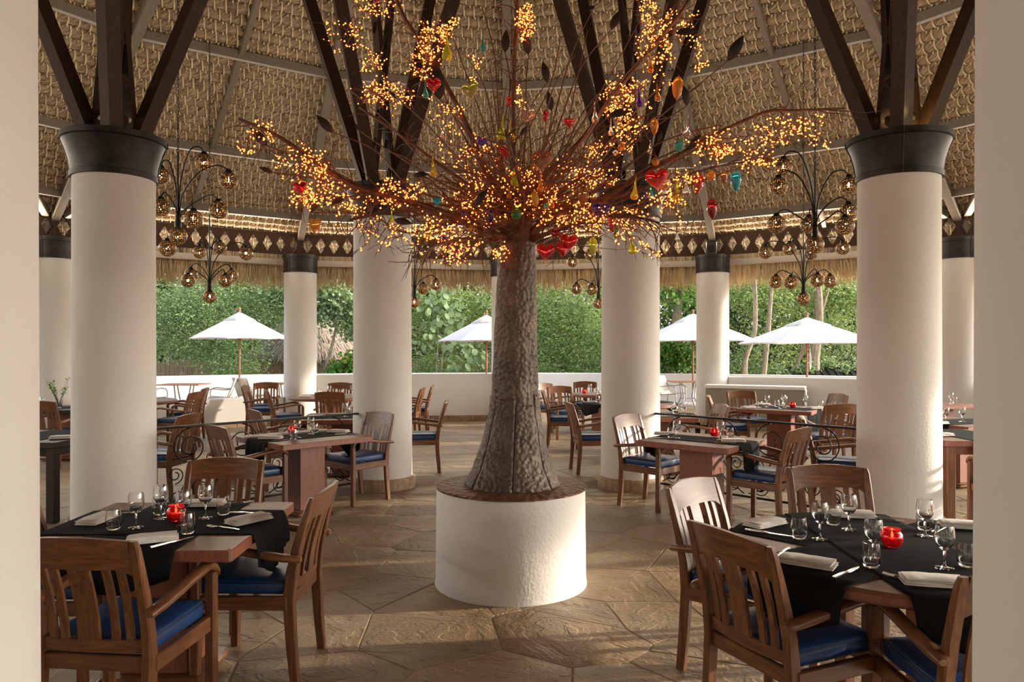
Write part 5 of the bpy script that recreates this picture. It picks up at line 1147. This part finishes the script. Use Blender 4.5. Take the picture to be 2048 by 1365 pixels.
for i in range(230):
    a, b_, r_ = rg_.uniform(0, 2*PI), rg_.uniform(-1, 1), rg_.uniform(.5, 1)
    if i < 190: c = Vector((gx(890+rg_.gauss(0, 26), Y)-X, -.75+rg_.uniform(-.3, .5), rg_.choice((2.2, 2.6, 3.0, 3.2, 1.8))+rg_.gauss(0, .30)))
    else: c = Vector((gx(940+rg_.gauss(0, 25), Y)-X, -.9+rg_.uniform(-.2, .3), 1.05+rg_.gauss(0, .22)))
    s_ = rg_.uniform(.15, .24); link('round_leaf', RLEAF, sg, Matrix.Translation(c) @ Euler((rg_.uniform(.5, 1.6), rg_.uniform(-.6, .6), rg_.uniform(-1.2, 1.2))).to_matrix().to_4x4() @ Matrix.Scale(s_, 4))
Y = 24; X = gx(1140, Y)
garden_tree('feathery_tree', 'feathery mid green tree in the bay beyond the trunk, above the candle table', (X, Y, 0), [(gx(1130, Y), Y, 3.0, (1.3, .9, 1.0), 1), (gx(1170, Y), Y-.3, 1.7, (1.2, .8, 1.1), .9), (gx(1100, Y), Y, 1.3, (1.0, .8, 1.1), .8), (gx(1040, Y), Y+.2, 2.4, (1.2, .8, 1.4), .8)], 'leaf_fine', .10, 'fine', 6200, [([(X+.5, Y-.3, 0), (X+.3, Y-.2, 1.5), (X+.6, Y, 3.4)], .05)], 41, ('leaf_feather', .35))
Y = 23.4; X = gx(1345, Y)
vt = garden_tree('vine_covered_tree', 'dark trunked tree wrapped in glossy vine leaves beside the slim column', (X, Y, 0), [(gx(1345, Y), Y-.5, 1.5, (.9, .5, .7), 1), (gx(1350, Y), Y+.2, 3.4, (1.2, .9, .7), .7)], 'leaf_pot', .125, 'wide', 2000, [([(gx(1334, Y), Y, 0), (gx(1340, Y), Y, 1.2), (gx(1352, Y), Y, 2.4), (gx(1368, Y), Y, 4.2)], .17), ([(gx(1318, Y), Y-.1, 0), (gx(1324, Y), Y, 1.1), (gx(1345, Y), Y, 2.2)], .06), ([(gx(1356, Y), Y-.15, 0), (gx(1352, Y), Y-.1, 1.1), (gx(1350, Y), Y, 2.2)], .05)], 51, ('leaf_feather', .35))
for i, (x, Yt, lb, tr, fn) in enumerate(((1500, 23.0, 'slim leaning trunked tree beside the slim column, glossy narrow leaves', ((1495, 0), (1490, 1.2), (1510, 2.2), (1508, 4.0)), .085), (1545, 23.4, 'pale leaning trunked tree with feathery lit crown above the white parasol', ((1521, 0), (1530, 1.2), (1538, 2.4), (1546, 4.2)), .085), (1625, 24.0, 'thick dark trunked tree behind the pole of the roped parasol', ((1635, 0), (1628, 1.2), (1638, 2.4), (1632, 4.3)), .17), (1690, 24.2, 'many stemmed tree beside the big column beyond the white parasol', ((1600, 0), (1592, 1.0), (1640, 2.6), (1668, 4.2)), .07), (1930, 24.0, 'leafy tree beyond the pillar beside the round table', ((1930, 0), (1935, 2.0), (1920, 4.2)), .1))):
    X = gx(x, Yt)
    garden_tree('lit_crown_tree', lb, (X, Yt, 0), [(gx(x, Yt), Yt-.2, 3.3, (1.4, .9, .75), 1), (gx(x+25, Yt), Yt+.5, 1.7, (1.3, .6, 1.2), .35)], 'leaf_feather', .115 if i else .10, 'fine', 3300, [([(gx(px_, Yt-1.4), Yt-1.4, z) for px_, z in tr], fn)], 61+i, ('leaf_fine', .5))
ORD += ['eleventh', 'twelfth', 'thirteenth']
for k in range(13):
    x = 1470+k*22+random.uniform(-8, 8); Yb = 22.4+random.uniform(-.4, .6); X = gx(x, Yb)
    garden_tree('green_bush', f'narrow leaved green bush under the leaning trunks, {ORD[k].replace(" highest", "") if k else "first"} from the slim column', (X, Yb, 0), [(X, Yb, .55+.25*random.random(), (.45, .35, .55), 1)], 'leaf_fine', .09, 'fine', 800, [([(X, Yb, 0), (X, Yb, .6)], .012)], 80+k, ('leaf_dark', .3), cat='bush', group='bushes under the leaning trunks')
for k, x in enumerate((840, 960, 1090, 1180)):
    Yb = 23.4; X = gx(x, Yb); garden_tree('low_bush', f'low green bush just above the white wall, {["beside the inner column", "by the trunk", "past the trunk", "above the candle table"][k]}', (X, Yb, 0), [(X, Yb, .7, (.75, .4, .55), 1)], 'leaf_fine', .10, 'fine', 900, [([(X, Yb, 0), (X, Yb, .7)], .012)], 95+k, ('leaf_round', .3), cat='bush', group='bushes above the white wall')
# grey straw hut
hx = gx(618, 26.5); hut = thing('straw_hut', 'garden hut with a shaggy grey straw roof behind the slim column', 'hut', (hx, 26.5, 0))
mb = MB(); V, Fq = [], []; b0 = 0
mb.lathe([(1.9, 1.20), (1.95, 1.35), (1.2, 2.3), (.5, 3.0), (.05, 3.35)], 32); mb.build('roof', M['palapa'], hut)
n = 5000; a = RNG.uniform(0, 2*PI, n); f = RNG.random(n)**.7; r = .1+1.95*f; z = 3.40-2.05*f; L = RNG.uniform(.25, .5, n); ca, sa = np.cos(a), np.sin(a)
p0 = np.stack([r*ca, r*sa, z+.05], 1); p1 = p0+np.stack([L*.62*ca, L*.62*sa, -L*.75], 1)+RNG.normal(0, .03, (n, 3)); tt = np.stack([-sa, ca, 0*a], 1)*.016
o = link('straw', fast_mesh('straw', np.stack([p0-tt, p0+tt, p1+tt*.3, p1-tt*.3], 1).reshape(-1, 3), np.arange(4*n).reshape(-1, 4), [M['palapa']], smooth=False), hut); o['kind'] = 'stuff'
for k in range(6): a_ = k*PI/3+.3; mb = MB(); mb.tube([(1.5*math.cos(a_), 1.5*math.sin(a_), 0), (1.5*math.cos(a_), 1.5*math.sin(a_), 1.5)], .06, 8); mb.build('post', M['bark'], hut)
# picket fence behind the left garden
fy = 25.0; fence = thing('picket_fence', 'weathered wooden picket fence behind the light green shrubs', 'fence', (gx(500, fy), fy, 0)); x0 = gx(290, fy)-gx(500, fy)
mb = MB(); mb.box((0, 0, .6), (.145, .022, 1.2)); mb.v = []; mb.f = []; mb.m = []
mb.loft([[(-.07, y, 0), (.07, y, 0), (.07, y, 1.10), (.035, y, 1.17), (0, y, 1.20), (-.035, y, 1.17), (-.07, y, 1.10)] for y in (-.011, .011)]); PK = mb.mesh('picket', M['fence'], False)
k = 0
while x0+k*.152 < gx(985, fy)-gx(500, fy): link('picket', PK, fence, T(x0+k*.152, random.uniform(-.006, .006), random.uniform(-.03, .02))); k += 1
for z in (.35, .95): mb = MB(); mb.box((x0+k*.076, .03, z), (k*.152, .04, .08)); mb.build('fence_rail', M['fence'], fence)
# low dark tiled roof beyond the wall under the big column side
rf = thing('low_shed', 'low shed with dark ribbed roof edge just above the cream parapet beyond the parasol pole', 'shed', (gx(1670, 21.9), 21.9, 0), -.25)
mb = MB(); mb.box((0, .5, .35), (2.2, 1.0, .7)); mb.build('shed_wall', M['olive'], rf)
mb = MB(); mb.beam((0, -.15, .74), (0, 1.1, 1.0), 2.4, .05); mb.build('shed_roof', M['iron'], rf, False)
for k in range(12): mb = MB(); mb.beam((-1.1+k*.2, -.18, .785), (-1.1+k*.2, 1.1, 1.045), .06, .04); mb.build('roof_rib', M['iron'], rf, False)
